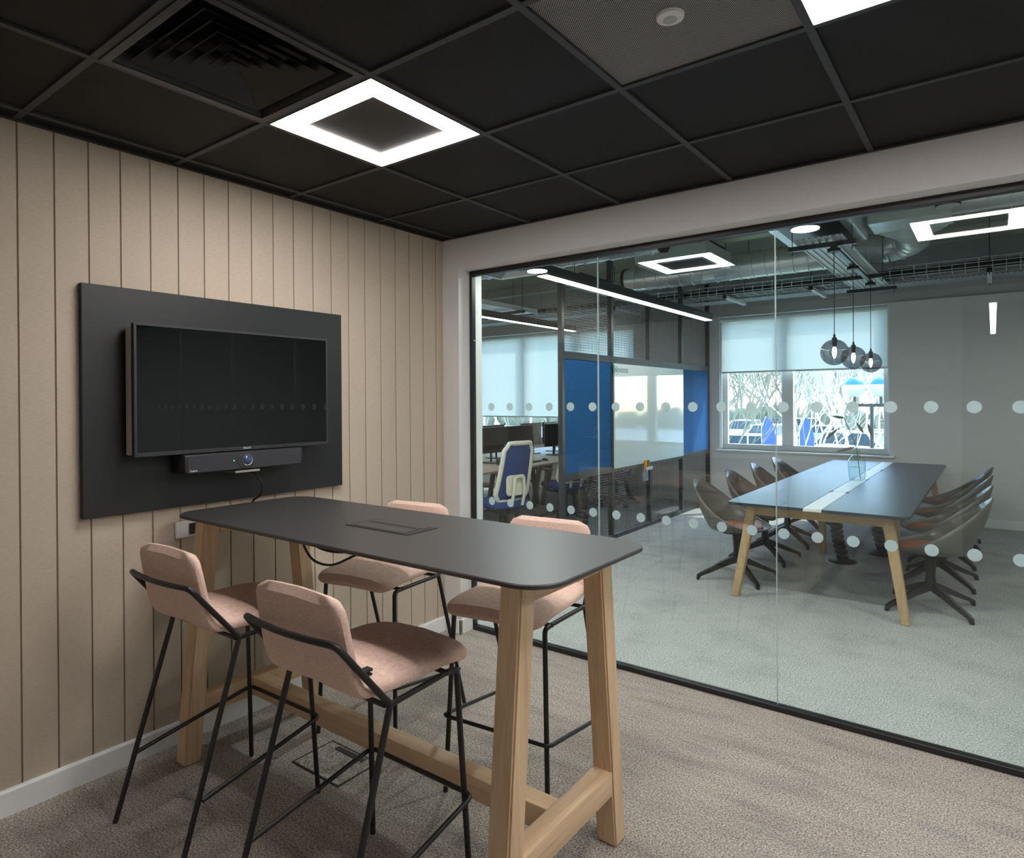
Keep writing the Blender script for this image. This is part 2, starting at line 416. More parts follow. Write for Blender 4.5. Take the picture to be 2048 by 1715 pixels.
def ring_light(ci, cj, label):
    x, y = GX+.6*ci+.3, GY+.6*cj+.3
    t_ = thing('ceiling_light', label, 'ceiling light', (x, y, H), 0, 'square ring lights of the black ceiling')
    bm = bmesh.new(); a, b = .2865, .194
    for x0, x1, y0, y1 in ((-a, a, b, a), (-a, a, -a, -b), (-a, -b, -b, b), (b, a, -b, b)): bx(bm, x0, x1, y0, y1, .0, .02)
    obj('glowing_ring', bm, 'ring_glow', t_, False, False)
    obj('centre_plate', box(-b, b, -b, b, .004, .02), 'black_matt', t_, False, False)
    bm = bmesh.new(); c = .2895
    for x0, x1, y0, y1 in ((-c, c, a, c), (-c, c, -c, -a), (-c, -a, -a, a), (a, c, -a, a)): bx(bm, x0, x1, y0, y1, -.002, .03)
    obj('rim', bm, 'steel_grey', t_, False, False)
ring_light(1, -1, 'square ring ceiling light with dark centre, next to the square air vent')
ring_light(4, -1, 'square ring ceiling light beside the pale mesh tile with the round sensor')
ring_light(7, -1, 'added unseen square ring fill light by the plain right wall, past the sensor tile')  # lamp added outside the view to raise the room's brightness
# four way air vent
vx, vy = GX+.6*VENT[0]+.3, GY+.6*VENT[1]+.3
def diffuser(name, label, x, y, z, mf, mv, hang=False):
    t_ = thing(name, label, 'air vent', (x, y, z))
    def sq(bm, a0, z0, a1, z1):
        for k in range(4):
            A = Matrix.Rotation(k*PI/2, 4, 'Z')
            vv = [bm.verts.new(A @ Vector(p)) for p in ((-a0, -a0, z0), (a0, -a0, z0), (a1, -a1, z1), (-a1, -a1, z1))]
            vv2 = [bm.verts.new(A @ Vector(p)) for p in ((-a0, -a0, z0+.003), (a0, -a0, z0+.003), (a1, -a1, z1+.003), (-a1, -a1, z1+.003))]
            bm.faces.new(vv); bm.faces.new(list(reversed(vv2)))
            for q in range(4): bm.faces.new((vv[q], vv[(q+1) % 4], vv2[(q+1) % 4], vv2[q]))
    bm = bmesh.new()
    for x0, x1, y0, y1 in ((-.287, .287, .262, .287), (-.287, .287, -.287, -.262), (-.287, -.262, -.262, .262), (.262, .287, -.262, .262)): bx(bm, x0, x1, y0, y1, -.004, .008)
    obj('flange', bm, mf, t_, False, False)
    bm = bmesh.new(); sq(bm, .262, .0, .235, .055); obj('throat', bm, mv, t_, False, False)
    for k in range(5):
        bm = bmesh.new(); a = .222-.041*k; sq(bm, a, .001, a-.052 if a > .06 else .01, .045); obj('vane', bm, mv, t_, False, False)
    bm = bmesh.new(); sq(bm, .028, .0, .002, .02); obj('centre_cap', bm, mv, t_, False, False)
    obj('duct_back', box(-.26, .26, -.26, .26, .058, .066), 'black_matt', t_, False, False)
    if hang:
        for sx in (-.25, .25):
            bm = bmesh.new(); cyl(bm, (sx, 0, .066), .004, SLAB-z-.066, 'z', 6); obj('drop_rod', bm, 'steel_grey', t_, True, False)
diffuser('air_vent', 'black square four-way air vent with nested vanes in the dark ceiling', vx, vy, H, 'steel_grey', 'panel_charcoal')
s_ = thing('ceiling_sensor', 'round white motion sensor on the pale mesh ceiling tile', 'sensor', (2.211, -1.485, 2.606))
bm = bmesh.new(); lathe(bm, [(.0, -.012), (.024, -.012), (.037, -.008), (.039, 0), (0, 0)], 32); obj('sensor_ring', bm, 'white_plastic', s_, True, False)
bm = bmesh.new(); lathe(bm, [(.0, -.017), (.010, -.0165), (.017, -.0145), (.02, -.0121), (0, -.0121)], 24); obj('sensor_lens', bm, 'sensor_lens', s_, True, False)

# ------------------------------------------------------------------ glass partition
gw = struct_empty('window_1')
xs = [.14, 1.098, 2.079, 3.060, 4.041, 5.022, RX-.2]
bm = bmesh.new()
obj('frame_rail', box(.14, RX-.2, YG-.022, YG+.022, 0, .028, .002), 'black_steel', gw, False)
obj('frame_rail', box(.14, RX-.2, YG-.02, YG+.02, ZT-.034, ZT, .002), 'black_steel', gw, False)
obj('frame_post', box(.14, .162, YG-.02, YG+.02, .028, ZT-.034, .002), 'black_steel', gw, False)
obj('frame_post', box(RX-.222, RX-.2, YG-.02, YG+.02, .028, ZT-.034, .002), 'black_steel', gw, False)
bm = bmesh.new(); lathe(bm, [(0, 0), (.026, 0), (.026, .0006), (0, .0006)], 28, axis='y'); dsrc = obj('frosted_dot', bm, 'frosted', None, False); first = True
for a, b in zip(xs, xs[1:]):
    if a == .14: a = .162
    if b == RX-.2: b = RX-.222
    pane = obj('glass_pane', box(a+.0022, b-.0022, YG-.005, YG+.005, .028, ZT-.034), 'glass_clear', gw, False)
    k = 0
    while True:
        x = .160+.15023*k; k += 1
        if x > b: break
        if x < a: continue
        for z in (1.49, .872):
            if first: dsrc.parent = pane; dsrc.location = (x, YG-.0058, z); first = False
            else: inst(dsrc, 'frosted_dot', pane, (x, YG-.0058, z))
for x in xs[1:-1]: obj('joint_strip', box(x-.002, x+.002, YG-.006, YG+.006, .028, ZT-.034), 'joint_strip', gw, False)

# ================================================================== SETTING: office beyond the glass
struct('ceiling.001', box(-7, 7, .24, FAR+.5, SLAB, SLAB+.15), 'concrete')
for k, yy in enumerate((1.0, 2.6, 4.2, 5.8)):
    struct('trim_%d' % (k+1), box(-7, 7, yy-.09, yy+.09, SLAB-.13, SLAB), 'concrete')
WZ0, WZ1 = .80, 2.735; WX = [(-4.88, -1.62), (-.26, 1.88)]
bm = bmesh.new(); x_prev = -7
for a, b in WX:
    bx(bm, x_prev, a, FAR, FAR+.28, 0, WZ1); bx(bm, a, b, FAR, FAR+.28, 0, WZ0); x_prev = b
bx(bm, x_prev, 7, FAR, FAR+.28, 0, WZ1)
bx(bm, -7, 7, FAR+.1, FAR+.28, WZ1, SLAB); struct('wall_far', bm, 'white_paint')
struct('wall_far_upper', box(-7, 7, FAR+.088, FAR+.1, WZ1+.001, SLAB), 'grey_paint')
struct('wall_office_side', box(-7.15, -7, 0, FAR+.3, 0, SLAB), 'white_paint'); struct('wall_meeting_side', box(6.6, 6.75, .24, FAR, 0, SLAB), 'white_paint')
bm = bmesh.new(); bx(bm, -7, -.46, FAR-.016, FAR, 0, .105, .003); bx(bm, -.30, 6.6, FAR-.016, FAR, 0, .105, .003); struct('baseboard_far', bm, 'skirting')
def far_window(n, a, b, mull):
    w = struct_empty('window_%d' % n); y0, y1 = FAR+.13, FAR+.19; f = .075
    obj('frame_rail', box(a, b, y0, y1, WZ0, WZ0+f, .004), 'window_white', w, False); obj('frame_rail', box(a, b, y0, y1, WZ1-f, WZ1, .004), 'window_white', w, False)
    cuts = [a]+list(mull)+[b]
    for x0, x1 in [(a, a+f), (b-f, b)]+[(x-.075, x+.075) for x in mull]: obj('frame_post', box(x0, x1, y0-.003, y1, WZ0+f, WZ1-f, .004), 'window_white', w, False)
    for x0, x1 in zip(cuts, cuts[1:]):
        l = x0+(f if x0 == a else .075); r = x1-(f if x1 == b else .075)
        obj('glass_pane', box(l, r, y0+.026, y0+.034, WZ0+f, WZ1-f), 'glass_window', w, False)
    obj('window_sill', box(a-.06, b+.06, FAR-.045, FAR+.13, WZ0-.028, WZ0, .005), 'window_white', w, False)
far_window(2, *WX[1], [.642]); far_window(3, *WX[0], [-3.8, -2.7])
def blind(label, a, b, zb):
    t_ = thing('roller_blind', label, 'roller blind', ((a+b)/2, FAR+.04, zb))
    bm = bmesh.new(); N = 24
    obj('cloth', box(a+.02, b-.02, FAR+.040, FAR+.042, zb, WZ1-.05), 'blind_cloth', t_, False)
    bm = bmesh.new(); cyl(bm, (a+.01, FAR+.045, WZ1-.05), .035, b-a-.02, 'x', 20); obj('roller', bm, 'window_white', t_)
    obj('hem_bar', box(a+.02, b-.02, FAR+.034, FAR+.047, zb-.025, zb, .003), 'window_white', t_, False)
    obj('side_guide', box(a, a+.02, FAR+.03, FAR+.055, WZ0+.01, WZ1-.05), 'window_white', t_, False); obj('side_guide', box(b-.02, b, FAR+.03, FAR+.055, WZ0+.01, WZ1-.05), 'window_white', t_, False)
blind('pale roller blind half lowered behind the three glass pendants', *WX[1], 1.93)
blind('pale roller blind lowered close to the desks behind the monitors', *WX[0], 1.25)

# ================================================================== SMALL ROOM FURNITURE
# ---- high table
TZ = 1.05
ht = thing('high_table', 'black-topped high table on ash wood trestle legs against the panelled wall', 'table', (1.05, -1.525, 0))
bm = bmesh.new(); prism(bm, rrect(.085, 2.022, -1.862, -1.19, .11, 8), TZ-.014, TZ, .003); obj('table_top', bm, 'black_laminate', ht, False)
def skew_leg(bm, x0, x1, yt0, yt1, yb0, yb1, z0, z1, bev=.006):
    v = [bm.verts.new(p) for p in ((x0, yb0, z0), (x1, yb0, z0), (x1, yb1, z0), (x0, yb1, z0), (x0, yt0, z1), (x1, yt0, z1), (x1, yt1, z1), (x0, yt1, z1))]
    fs = [bm.faces.new([v[i] for i in f]) for f in ((3, 2, 1, 0), (4, 5, 6, 7), (0, 1, 5, 4), (1, 2, 6, 5), (2, 3, 7, 6), (3, 0, 4, 7))]
    bmesh.ops.bevel(bm, geom=list({e for f in fs for e in f.edges}), offset=bev, segments=2, affect='EDGES')
    return bm
CY_ = -1.522
for x0, x1 in ((1.825, 1.900), (.155, .230)):
    for s in (-1, 1):
        o1, i1, o0, i0 = .262, .187, .358, .285
        a = sorted((CY_+s*o1, CY_+s*i1)); b = sorted((CY_+s*o0, CY_+s*i0))
        obj('leg', skew_leg(bmesh.new(), x0, x1, a[0], a[1], b[0], b[1], 0, TZ-.0145), 'ash_z', ht)
    obj('top_rail', box(x0+.006, x1-.006, CY_-.19, CY_+.19, TZ-.0145-.075, TZ-.0145, .004), 'ash_y', ht)
    obj('foot_rail', box(x0+.004, x1-.004, CY_-.272, CY_+.272, .185, .270, .005, 2), 'ash_y', ht)
obj('long_beam', box(.226, 1.829, CY_-.036, CY_+.036, .188, .268, .005, 2), 'ash_x', ht)
pp = obj('power_panel', box(.922, 1.262, -1.59, -1.426, TZ, TZ+.0025, .001), 'panel_charcoal', ht, False)
obj('flap', box(.955, 1.235, -1.578, -1.512, TZ+.0025, TZ+.004, .001), 'black_laminate', pp, False)
obj('flap', box(.955, 1.235, -1.484, -1.438, TZ+.0025, TZ+.004, .001), 'black_laminate', pp, False)
obj('brush_slot', box(.965, 1.225, -1.511, -1.485, TZ+.0025, TZ+.003), 'black_matt', pp, False)
ub = obj('under_box', box(.94, 1.30, -1.58, -1.44, TZ-.075, TZ-.0145, .004), 'dark_plastic', ht, False)
def cable(name, label, pts, r=.004, grp=None, par=None):
    P = [Vector(p) for p in pts]; out = []
    Q = [P[0]*2-P[1]]+P+[P[-1]*2-P[-2]]
    for a, b, c, d in zip(Q, Q[1:], Q[2:], Q[3:]):
        for k in range(6):
            u = k/6; out.append(.5*((2*b)+(c-a)*u+(2*a-5*b+4*c-d)*u*u+(3*b-a-3*c+d)*u**3))
    out.append(P[-1]); bm = bmesh.new(); tube(bm, out, r, 8)
    if par is not None: return obj(name, bm, 'cable_black', par)
    return solo(name, bm, 'cable_black', label, 'cable', grp)
cable('power_cable', '', [(.86, -1.74, TZ-.015), (.862, -1.735, .985), (.90, -1.72, .935), (.975, -1.70, .925), (1.04, -1.66, .955), (1.06, -1.56, .985)], .0045, par=ub)
cable('power_cable', '', [(.885, -1.74, TZ-.015), (.905, -1.73, 1.0), (.96, -1.70, .975), (1.03, -1.66, .975), (1.06, -1.54, .99)], .0045, par=ub)

# ---- counter stools
def pad_path():
    P = fillet([(0, .325, .722), (0, .22, .742), (0, -.02, .744), (0, -.128, .752), (0, -.152, .80), (0, -.195, 1.018)], .04, 5)
    out = [P[0]]
    for a, b in zip(P, P[1:]):
        n = max(1, int((b-a).length/.018))
        for k in range(1, n+1): out.append(a+(b-a)*k/n)
    return out
def stool(label, loc, rz):
    t_ = thing('counter_stool', label, 'stool', loc, rz, 'pink counter stools around the high table')
    P = pad_path(); L = [0.0]
    for a, b in zip(P, P[1:]): L.append(L[-1]+(b-a).length)
    tot = L[-1]; rings = []; n = len(P)
    for i, p in enumerate(P):
        tv = (P[min(n-1, i+1)]-P[max(0, i-1)]).normalized(); nv = Vector((1, 0, 0)).cross(tv).normalized()
        s0, s1 = L[i], tot-L[i]
        u = L[i]/tot
        w = .212-.020*max(0, (u-.45)/.55)
        th = .029-.003*u
        rad = .075
        k0 = 1.0
        for sd, rd in ((s0, .07), (s1, .055)):
            if sd < rd: q = 1-(1-sd/rd)**2; w = w-rd*(1-math.sqrt(max(q, 0)))
        e = min(s0, s1)
        if e < .03: th *= max(.12, math.sqrt(max(0, 1-(1-e/.03)**2)))
        crown = .010*math.sin(PI*min(1, max(0, u)))
        ring = []; m_ = 24
        for k in range(m_):
            a = 2*PI*k/m_; ca, sa = math.cos(a), math.sin(a)
            X = w*math.copysign(abs(ca)**.35, ca); Z = th*math.copysign(abs(sa)**.75, sa)
            dish = -.012*(1-(X/w)**2) if w > 0 else 0
            ring.append(p+Vector((X, 0, 0))+nv*(Z+dish))
        rings.append(ring)
    bm = bmesh.new(); loops(bm, rings); o = obj('upholstered_seat', bm, 'pink_fabric', t_, True, False)
    bm = bmesh.new()
    for i, p in enumerate(P):
        pass
    R = .0095; bend = [(s*.224, -.055, .707) for s in (-1, 1)]; foot_r = [(s*.228, -.275, 0) for s in (-1, 1)]
    cor = [(s*.205, -.222, .912) for s in (-1, 1)]
    bm = bmesh.new(); mid = [(x, -.222-.020*(1-(x/.205)**2), .912) for x in (-.16, -.10, -.03, .03, .10, .16)]
    path = fillet([bend[0], cor[0]]+mid[:1], .03)[:-1]+[Vector(q) for q in mid]+fillet([mid[-1], cor[1], bend[1]], .03)[1:]
    tube(bm, path, R, 10); obj('back_bar', bm, 'black_steel', t_, True, False)
    fr = [(s*.200, .245, .700) for s in (-1, 1)]; foot_f = [(s*.225, .277, 0) for s in (-1, 1)]
    for s in (0, 1):
        bm = bmesh.new(); tube(bm, fillet([Vector(bend[s])+Vector((0, -.012, .016)), bend[s], foot_r[s]], .02), R, 10); obj('leg', bm, 'black_steel', t_, True, False)
        bm = bmesh.new(); tube(bm, fillet([Vector(fr[s])+Vector((0, -.05, .002)), fr[s], foot_f[s]], .02), R, 10); obj('leg', bm, 'black_steel', t_, True, False)
        bm = bmesh.new(); tube(bm, [bend[s], Vector(fr[s])+Vector((0, -.04, .002))], R*.9, 10); obj('seat_rail', bm, 'black_steel', t_, True, False)
    for y in (-.06, .20):
        bm = bmesh.new(); tube(bm, [(-.21, y, .703), (.21, y, .703)], R*.8, 8); obj('cross_rail', bm, 'black_steel', t_, True, False)
    def on(a, b, z): a, b = Vector(a), Vector(b); return a+(b-a)*((a.z-z)/(a.z-b.z))
    zf, zr = .300, .215; f = [on(fr[s], foot_f[s], zf) for s in (0, 1)]; b = [on(bend[s], foot_r[s], zr) for s in (0, 1)]
    of = Vector((0, .018, 0))
    bm = bmesh.new(); tube(bm, fillet([b[0]+Vector((-.016, .004, 0)), f[0]+of+Vector((-.018, 0, 0)), f[1]+of+Vector((.018, 0, 0)), b[1]+Vector((.016, .004, 0))], .03), .008, 10); obj('foot_rest', bm, 'black_steel', t_, True, False)
    return t_
st = stool('pink counter stool beside the panelled wall, back turned away from the glass', (.60, -1.93, 0), math.radians(1))
copy_tree(st, (1.40, -1.96, 0), 0, 'pink counter stool with a small black clip lying on its seat')
copy_tree(st, (1.41, -1.045, 0), PI+math.radians(6), 'pink counter stool by the open end of the high table, on its glass side')
copy_tree(st, (.625, -1.055, 0), PI+math.radians(8), 'pink counter stool beside the panelled wall, on the glass side of the high table')
bm = bmesh.new(); bx(bm, 1.555, 1.580, -2.085, -2.035, .795, .803, .002); bx(bm, 1.555, 1.580, -2.085, -2.037, .783, .790, .002); bx(bm, 1.560, 1.575, -2.085, -2.06, .788, .798)
solo('clip', bm, 'dark_plastic', 'small black two-pronged clip lying on a pink stool seat', 'clip')

# ---- display on its board
solo('backing_board', box(.001, .03, -2.179, -.876, 1.064, 2.014, .0015), 'panel_charcoal', 'large charcoal backing board fixed to the beige panelled wall', 'wall board', smooth=False)
tv = thing('television', 'flat black television screen mounted on the charcoal board', 'television', (.08, -1.537, 1.306))
Y0, Y1, Z0, Z1, XF = -2.024, -1.050, 1.306, 1.862, .13
obj('case', box(XF-.03, XF-.003, Y0, Y1, Z0, Z1, .004), 'tv_bezel', tv, False)
bm = bmesh.new(); f = .011
for a in ((Y0, Y1, Z0, Z0+.017), (Y0, Y1, Z1-f, Z1), (Y0, Y0+f, Z0+.017, Z1-f), (Y1-f, Y1, Z0+.017, Z1-f)): bx(bm, XF-.004, XF, *a, .001)
obj('bezel', bm, 'tv_bezel', tv, False)
obj('screen', box(XF-.006, XF-.0015, Y0+f, Y1-f, Z0+.017, Z1-f), 'tv_screen', tv, False)
obj('rear_housing', box(.045, XF-.03, Y0+.002, Y1-.06, Z0+.006, Z1-.012, .004), 'housing_grey', tv, False)
obj('wall_mount', box(.03, .056, -1.7, -1.3, 1.45, 1.75), 'dark_plastic', tv, False)
TVM = Matrix.Translation((-.08, 1.537, -1.306))
text('logo', 'PHILIPS', .0125, 'lettering_white', tv, TVM @ face_mtx((XF+.0002, -1.52, Z0+.0085), (0, 1, 0), (0, 0, 1)))
sb = thing('video_bar', 'slim dark fabric conference sound bar with round camera under the television', 'sound bar', (.1, -1.527, 1.215))
bm = bmesh.new(); rings = []
for y, s in ((-1.828, .9), (-1.824, 1), (-1.230, 1), (-1.226, .9)):
    o_ = rrect(.05, .15, 1.217, 1.302, .012, 4); cx_, cz_ = .10, 1.2595
    rings.append([(cx_+(x-cx_)*s, y, cz_+(z-cz_)*s) for x, z in o_])
loops(bm, rings); obj('bar_body', bm, 'dark_plastic', sb)
m, t, p, o = nodes_of('speaker_cloth'); n_ = noise(t, mapping(t, (1, 1, 1)), 420, 2); t.links.new(ramp(t, n_.outputs[0], [(.4, (.018, .018, .022)), (.6, (.06, .06, .07))]).outputs[0], p.inputs['Base Color']); p.inputs['Roughness'].default_value = .9
obj('speaker_grille', box(.149, .1525, -1.815, -1.239, 1.222, 1.297, .001), 'speaker_cloth', sb, False)
bm = bmesh.new(); pr = rrect(-1.585, -1.497, 1.228, 1.292, .031, 8); loops(bm, [[(.1525, y, z) for y, z in pr], [(.157, -1.541+(y+1.541)*.9, 1.26+(z-1.26)*.9) for y, z in pr]]); obj('camera_surround', bm, 'steel_grey', sb)
bm = bmesh.new(); lathe(bm, [(.0, .012), (.010, .0115), (.018, .009), (.0225, .004), (.0235, 0), (0, 0)], 28, (.1565, -1.535, 1.261), 'x'); cl = obj('camera_lens', bm, 'lens_blue', sb)
bm = bmesh.new(); lathe(bm, [(.0225, .003), (.0255, .004), (.0255, 0), (.0225, 0)], 28, (.1565, -1.535, 1.261), 'x'); obj('lens_ring', bm, 'aluminium', cl)
bm = bmesh.new(); cyl(bm, (.152, -1.600, 1.262), .0025, .002, 'x', 10); obj('status_light', bm, 'led_green', sb)
obj('mount_plate', box(.04, .165, -1.60, -1.475, 1.205, 1.2145, .001), 'aluminium', sb, False)
text('name_plate', 'Yealink', .012, 'lettering_white', sb, Matrix.Translation((-.1, 1.527, -1.215)) @ face_mtx((.1528, -1.79, 1.231), (0, 1, 0), (0, 0, 1)))
cable('screen_cable', 'black cable dropping from the sound bar to the end of the high table', [(.10, -1.50, 1.206), (.135, -1.48, 1.19), (.155, -1.46, 1.14), (.14, -1.455, 1.09), (.10, -1.462, 1.065), (.075, -1.465, 1.04), (.055, -1.48, .98), (.04, -1.55, .95), (.03, -1.64, .95)], .0045)
ws = thing('wall_socket', 'white wall socket plate under the wall end of the high table', 'socket', (0, -1.72, .925))
obj('plate', box(0, .012, -1.80, -1.66, .918, .992, .003), 'white_plastic', ws, False)
obj('socket_insert', box(.012, .02, -1.74, -1.675, .93, .98, .001), 'dark_plastic', ws, False)
fb = thing('floor_box', 'square carpet-filled floor socket lid under the high table', 'floor box', (.705, -1.475, 0))
bm = bmesh.new(); 
for a in ((.553, .857, -1.583, -1.575), (.553, .857, -1.375, -1.367), (.553, .561, -1.575, -1.375), (.849, .857, -1.575, -1.375)): bx(bm, *a, 0, .004, .001)
obj('rim', bm, 'dark_plastic', fb, False); obj('carpet_lid', box(.562, .848, -1.574, -1.376, 0, .003), 'carpet_room', fb, False)
obj('handle', box(.62, .80, -1.41, -1.383, .003, .006, .001), 'dark_plastic', fb, False)

# ================================================================== OFFICE BEYOND THE GLASS
# ---- mesh and board partition
pt = thing('screen_partition', 'black steel partition with wire mesh, blue pinboards and a whiteboard', 'partition', (-.41, 4.15, 0))
SX0, SX1 = -.44, -.39; PY = [2.165, 3.19, 4.175, 5.195, 6.225]
for k, y in enumerate(PY):
    top = (2.70, SLAB-.13, 2.70, SLAB, SLAB-.0)[k]
    if k == 1: top = SLAB
    obj('post', box(SX0, SX1, y-.025, y+.025, 0, top, .002), 'steel_grey', pt, False)
    if top > 3: obj('ceiling_plate', box(SX0-.05, SX1+.05, y-.075, y+.075, SLAB-.012, SLAB), 'steel_grey', pt, False)
for z0, z1 in ((0, .05), (.735, .80), (1.935, 2.01), (2.66, 2.70)):
    for a, b in zip(PY, PY[1:]): obj('rail', box(SX0+.002, SX1-.002, a+.025, b-.025, z0, z1, .002), 'steel_grey', pt, False)
for a, b in zip(PY, PY[1:]):
    for z0, z1 in ((.05, .735), (2.01, 2.66)):
        bm = bmesh.new(); w = .0014; n = int((b-a-.05)/.0285)
        for k in range(1, n): y = a+.025+(b-a-.05)*k/n; bx(bm, -.416, -.416+2*w, y-w, y+w, z0, z1)
        n = int((z1-z0)/.0265)
        for k in range(1, n): z = z0+(z1-z0)*k/n; bx(bm, -.4132, -.4132+2*w, a+.025, b-.025, z-w, z+w)
        stuff(obj('wire_mesh', bm, 'steel_grey', pt, False))
for a, b in ((0, 1), (3, 4)):
    obj('pinboard', box(-.432, -.398, PY[a]+.026, PY[b]-.026, .801, 1.934, .003), 'blue_felt', pt, False)
wbd = obj('whiteboard', box(-.389, -.372, PY[1]+.012, PY[3]-.012, .775, 1.93, .002), 'whiteboard', pt, False)
PM = Matrix.Translation((.41, -4.15, 0))
text('wordmark', 'Novanta', .10, 'lettering_grey', wbd, PM @ face_mtx((-.3712, 3.36, 1.865), (0, 1, 0), (0, 0, 1)), align='CENTER')
bm = bmesh.new(); rr = [(math.sin(a)*.022+math.cos(a)*.0, math.cos(a)*.045) for a in [2*PI*k/20 for k in range(20)]]
loops(bm, [[(-.3712, 3.16+.035+p_[0], 1.868+p_[1]) for p_ in rr], [(-.370, 3.195+p_[0], 1.868+p_[1]) for p_ in rr]]); obj('leaf_mark', bm, 'logo_green', wbd)
tr = thing('pen_tray', 'small wall tray under the whiteboard rail holding marker pens', 'pen tray', (-.36, 3.98, .70))
bm = bmesh.new(); bx(bm, -.389, -.325, 3.90, 4.08, .695, .70); bx(bm, -.330, -.325, 3.90, 4.08, .70, .735); obj('tray', bm, 'galvanised', tr, False)
for k, c in enumerate(('orange', 'yellow', 'red', 'green')):
    bm = bmesh.new(); y = 3.92+.042*k; cyl(bm, (-.355, y, .7005), .009, .11, 'z', 10)
    q = solo('marker_pen', bm, 'pen_'+c, '%s marker pen standing in the tray on the whiteboard rail' % c, 'pen', 'marker pens in the tray')
sp = solo('cleaning_cloth', box(-.3895, -.372, 3.93, 4.06, .56, .69, .004), 'car_silver', 'pale cleaning cloth hanging below the pen tray on the partition', 'cloth', smooth=False)

# ---- meeting table
MX0, MX1, MY0, MY1, MZ = 1.285, 2.485, 1.815, 6.03, .74
mt = thing('meeting_table', 'long dark meeting table with white centre strip and splayed oak legs', 'table', (1.885, 3.92, 0))
CXM = 1.893
bm = bmesh.new(); o_ = rrect(MX0, MX1, MY0, MY1, .06, 5); 
def half(x0, x1, rl, rr_):
    out = []
    for cx_, cy_, a0, on_ in ((x1, MY1, 0, rr_), (x0, MY1, 90, rl), (x0, MY0, 180, rl), (x1, MY0, 270, rr_)):
        if on_:
            r = .06; ox = cx_-r if cx_ == x1 else cx_+r; oy = cy_-r if cy_ == MY1 else cy_+r
            for i in range(6): a = math.radians(a0+90*i/5); out.append((ox+r*math.cos(a), oy+r*math.sin(a)))
        else: out.append((cx_, cy_))
    return out
bm = bmesh.new(); prism(bm, half(MX0, CXM-.066, True, False), MZ-.022, MZ); obj('top_leaf', bm, 'meeting_top', mt, False)
bm = bmesh.new(); prism(bm, half(CXM+.066, MX1, False, True), MZ-.022, MZ); obj('top_leaf', bm, 'meeting_top', mt, False)
for k in range(4):
    a = MY0+(MY1-MY0)*k/4; b = MY0+(MY1-MY0)*(k+1)/4
    obj('centre_strip', box(CXM-.062, CXM+.062, a+.004, b-.004, MZ-.022, MZ+.001, .002), 'white_plastic', mt, False)
    if k < 3:
        for s in (-1, 1): obj('finger_notch', box(CXM+s*.062-.012, CXM+s*.062+.012, b-.05, b+.05, MZ+.0004, MZ+.002), 'black_matt', mt, False)
def splay(x0, y0, x1, y1, w=.035):
    bm = bmesh.new(); loops(bm, [[(x0-w*.8, y0-w*.8, 0), (x0+w*.8, y0-w*.8, 0), (x0+w*.8, y0+w*.8, 0), (x0-w*.8, y0+w*.8, 0)], [(x1-w, y1-w, MZ-.023), (x1+w, y1-w, MZ-.023), (x1+w, y1+w, MZ-.023), (x1-w, y1+w, MZ-.023)]])
    bmesh.ops.bevel(bm, geom=bm.edges[:], offset=.005, segments=1, affect='EDGES'); return bm
for y, dy in ((1.905, .07), (3.83, 0), (5.9, -.07)):
    for x, dx in ((1.325, .115), (2.455, -.115)):
        if y == 3.83: x, dx = (1.575, .0) if x < 1.8 else (2.2, .0)
        obj('leg', splay(x, y, x+dx, y+dy), 'oak_z', mt, False)
    if y != 3.83: obj('end_rail', box(1.43, 2.35, y+dy-.018, y+dy+.018, MZ-.105, MZ-.023, .003), 'oak_x', mt, False)
for x in (1.445, 2.335): obj('side_rail', box(x-.015, x+.015, 2.0, 5.8, MZ-.1, MZ-.023, .003), 'oak_y', mt, False)
# cable spines under the table
for k, (x, y) in enumerate(((1.80, 3.55), (2.06, 4.1))):
    q = thing('cable_spine', ('ribbed black cable riser standing under the meeting table, front of the two', 'ribbed black cable riser standing under the meeting table, window side')[k], 'cable riser', (x, y, 0), 0, 'cable risers under the meeting table')
    bm = bmesh.new(); lathe(bm, [(0, 0), (.12, 0), (.12, .012), (.07, .03), (0, .03)], 20); obj('foot', bm, 'dark_plastic', q, True, False)
    for j in range(14):
        bm = bmesh.new(); z = .035+.046*j; ox = .05*math.sin(j*.25); lathe(bm, [(.025, z), (.052, z), (.056, z+.015), (.052, z+.032), (.025, z+.032)], 14, (-ox, 0, 0)); obj('link', bm, 'dark_plastic', q, True, False)
# vase with a dry twig
va = thing('glass_vase', 'blue-tinted glass bottle vase on the white strip of the meeting table', 'vase', (1.885, 3.80, MZ+.0012))
bm = bmesh.new(); lathe(bm, [(0, .0), (.052, .0), (.066, .012), (.072, .05), (.074, .16), (.068, .20), (.045, .232), (.026, .248), (.024, .285), (.030, .300)], 28); vb = obj('bottle', bm, 'glass_vase', va, True, False); md = vb.modifiers.new('thickness', 'SOLIDIFY'); md.thickness = .0015; md.offset = -1
bm = bmesh.new(); cyl(bm, (0, 0, .13), .070, .001, 'z', 24); obj('water', bm, 'glass_window', va, True, False)
tw = thing('dry_twig', 'dry stem with drooping grey seed heads standing in the glass vase', 'twig', (1.885, 3.80, MZ+.02))
bm = bmesh.new(); tube(bm, [(.03, 0, 0), (.0, .0, .28), (-.04, -.02, .42), (-.10, -.05, .58)], .0035, 6)
for a in ([(-.02, -.01, .36), (.02, .03, .46), (.09, .05, .52)], [(-.05, -.03, .45), (-.09, 0, .5), (-.17, .01, .47)], [(0, 0, .28), (.03, 0, .38), (.06, -.02, .44)]): tube(bm, a, .0022, 5)
obj('stem', bm, 'leaf_dry', tw, True, False)
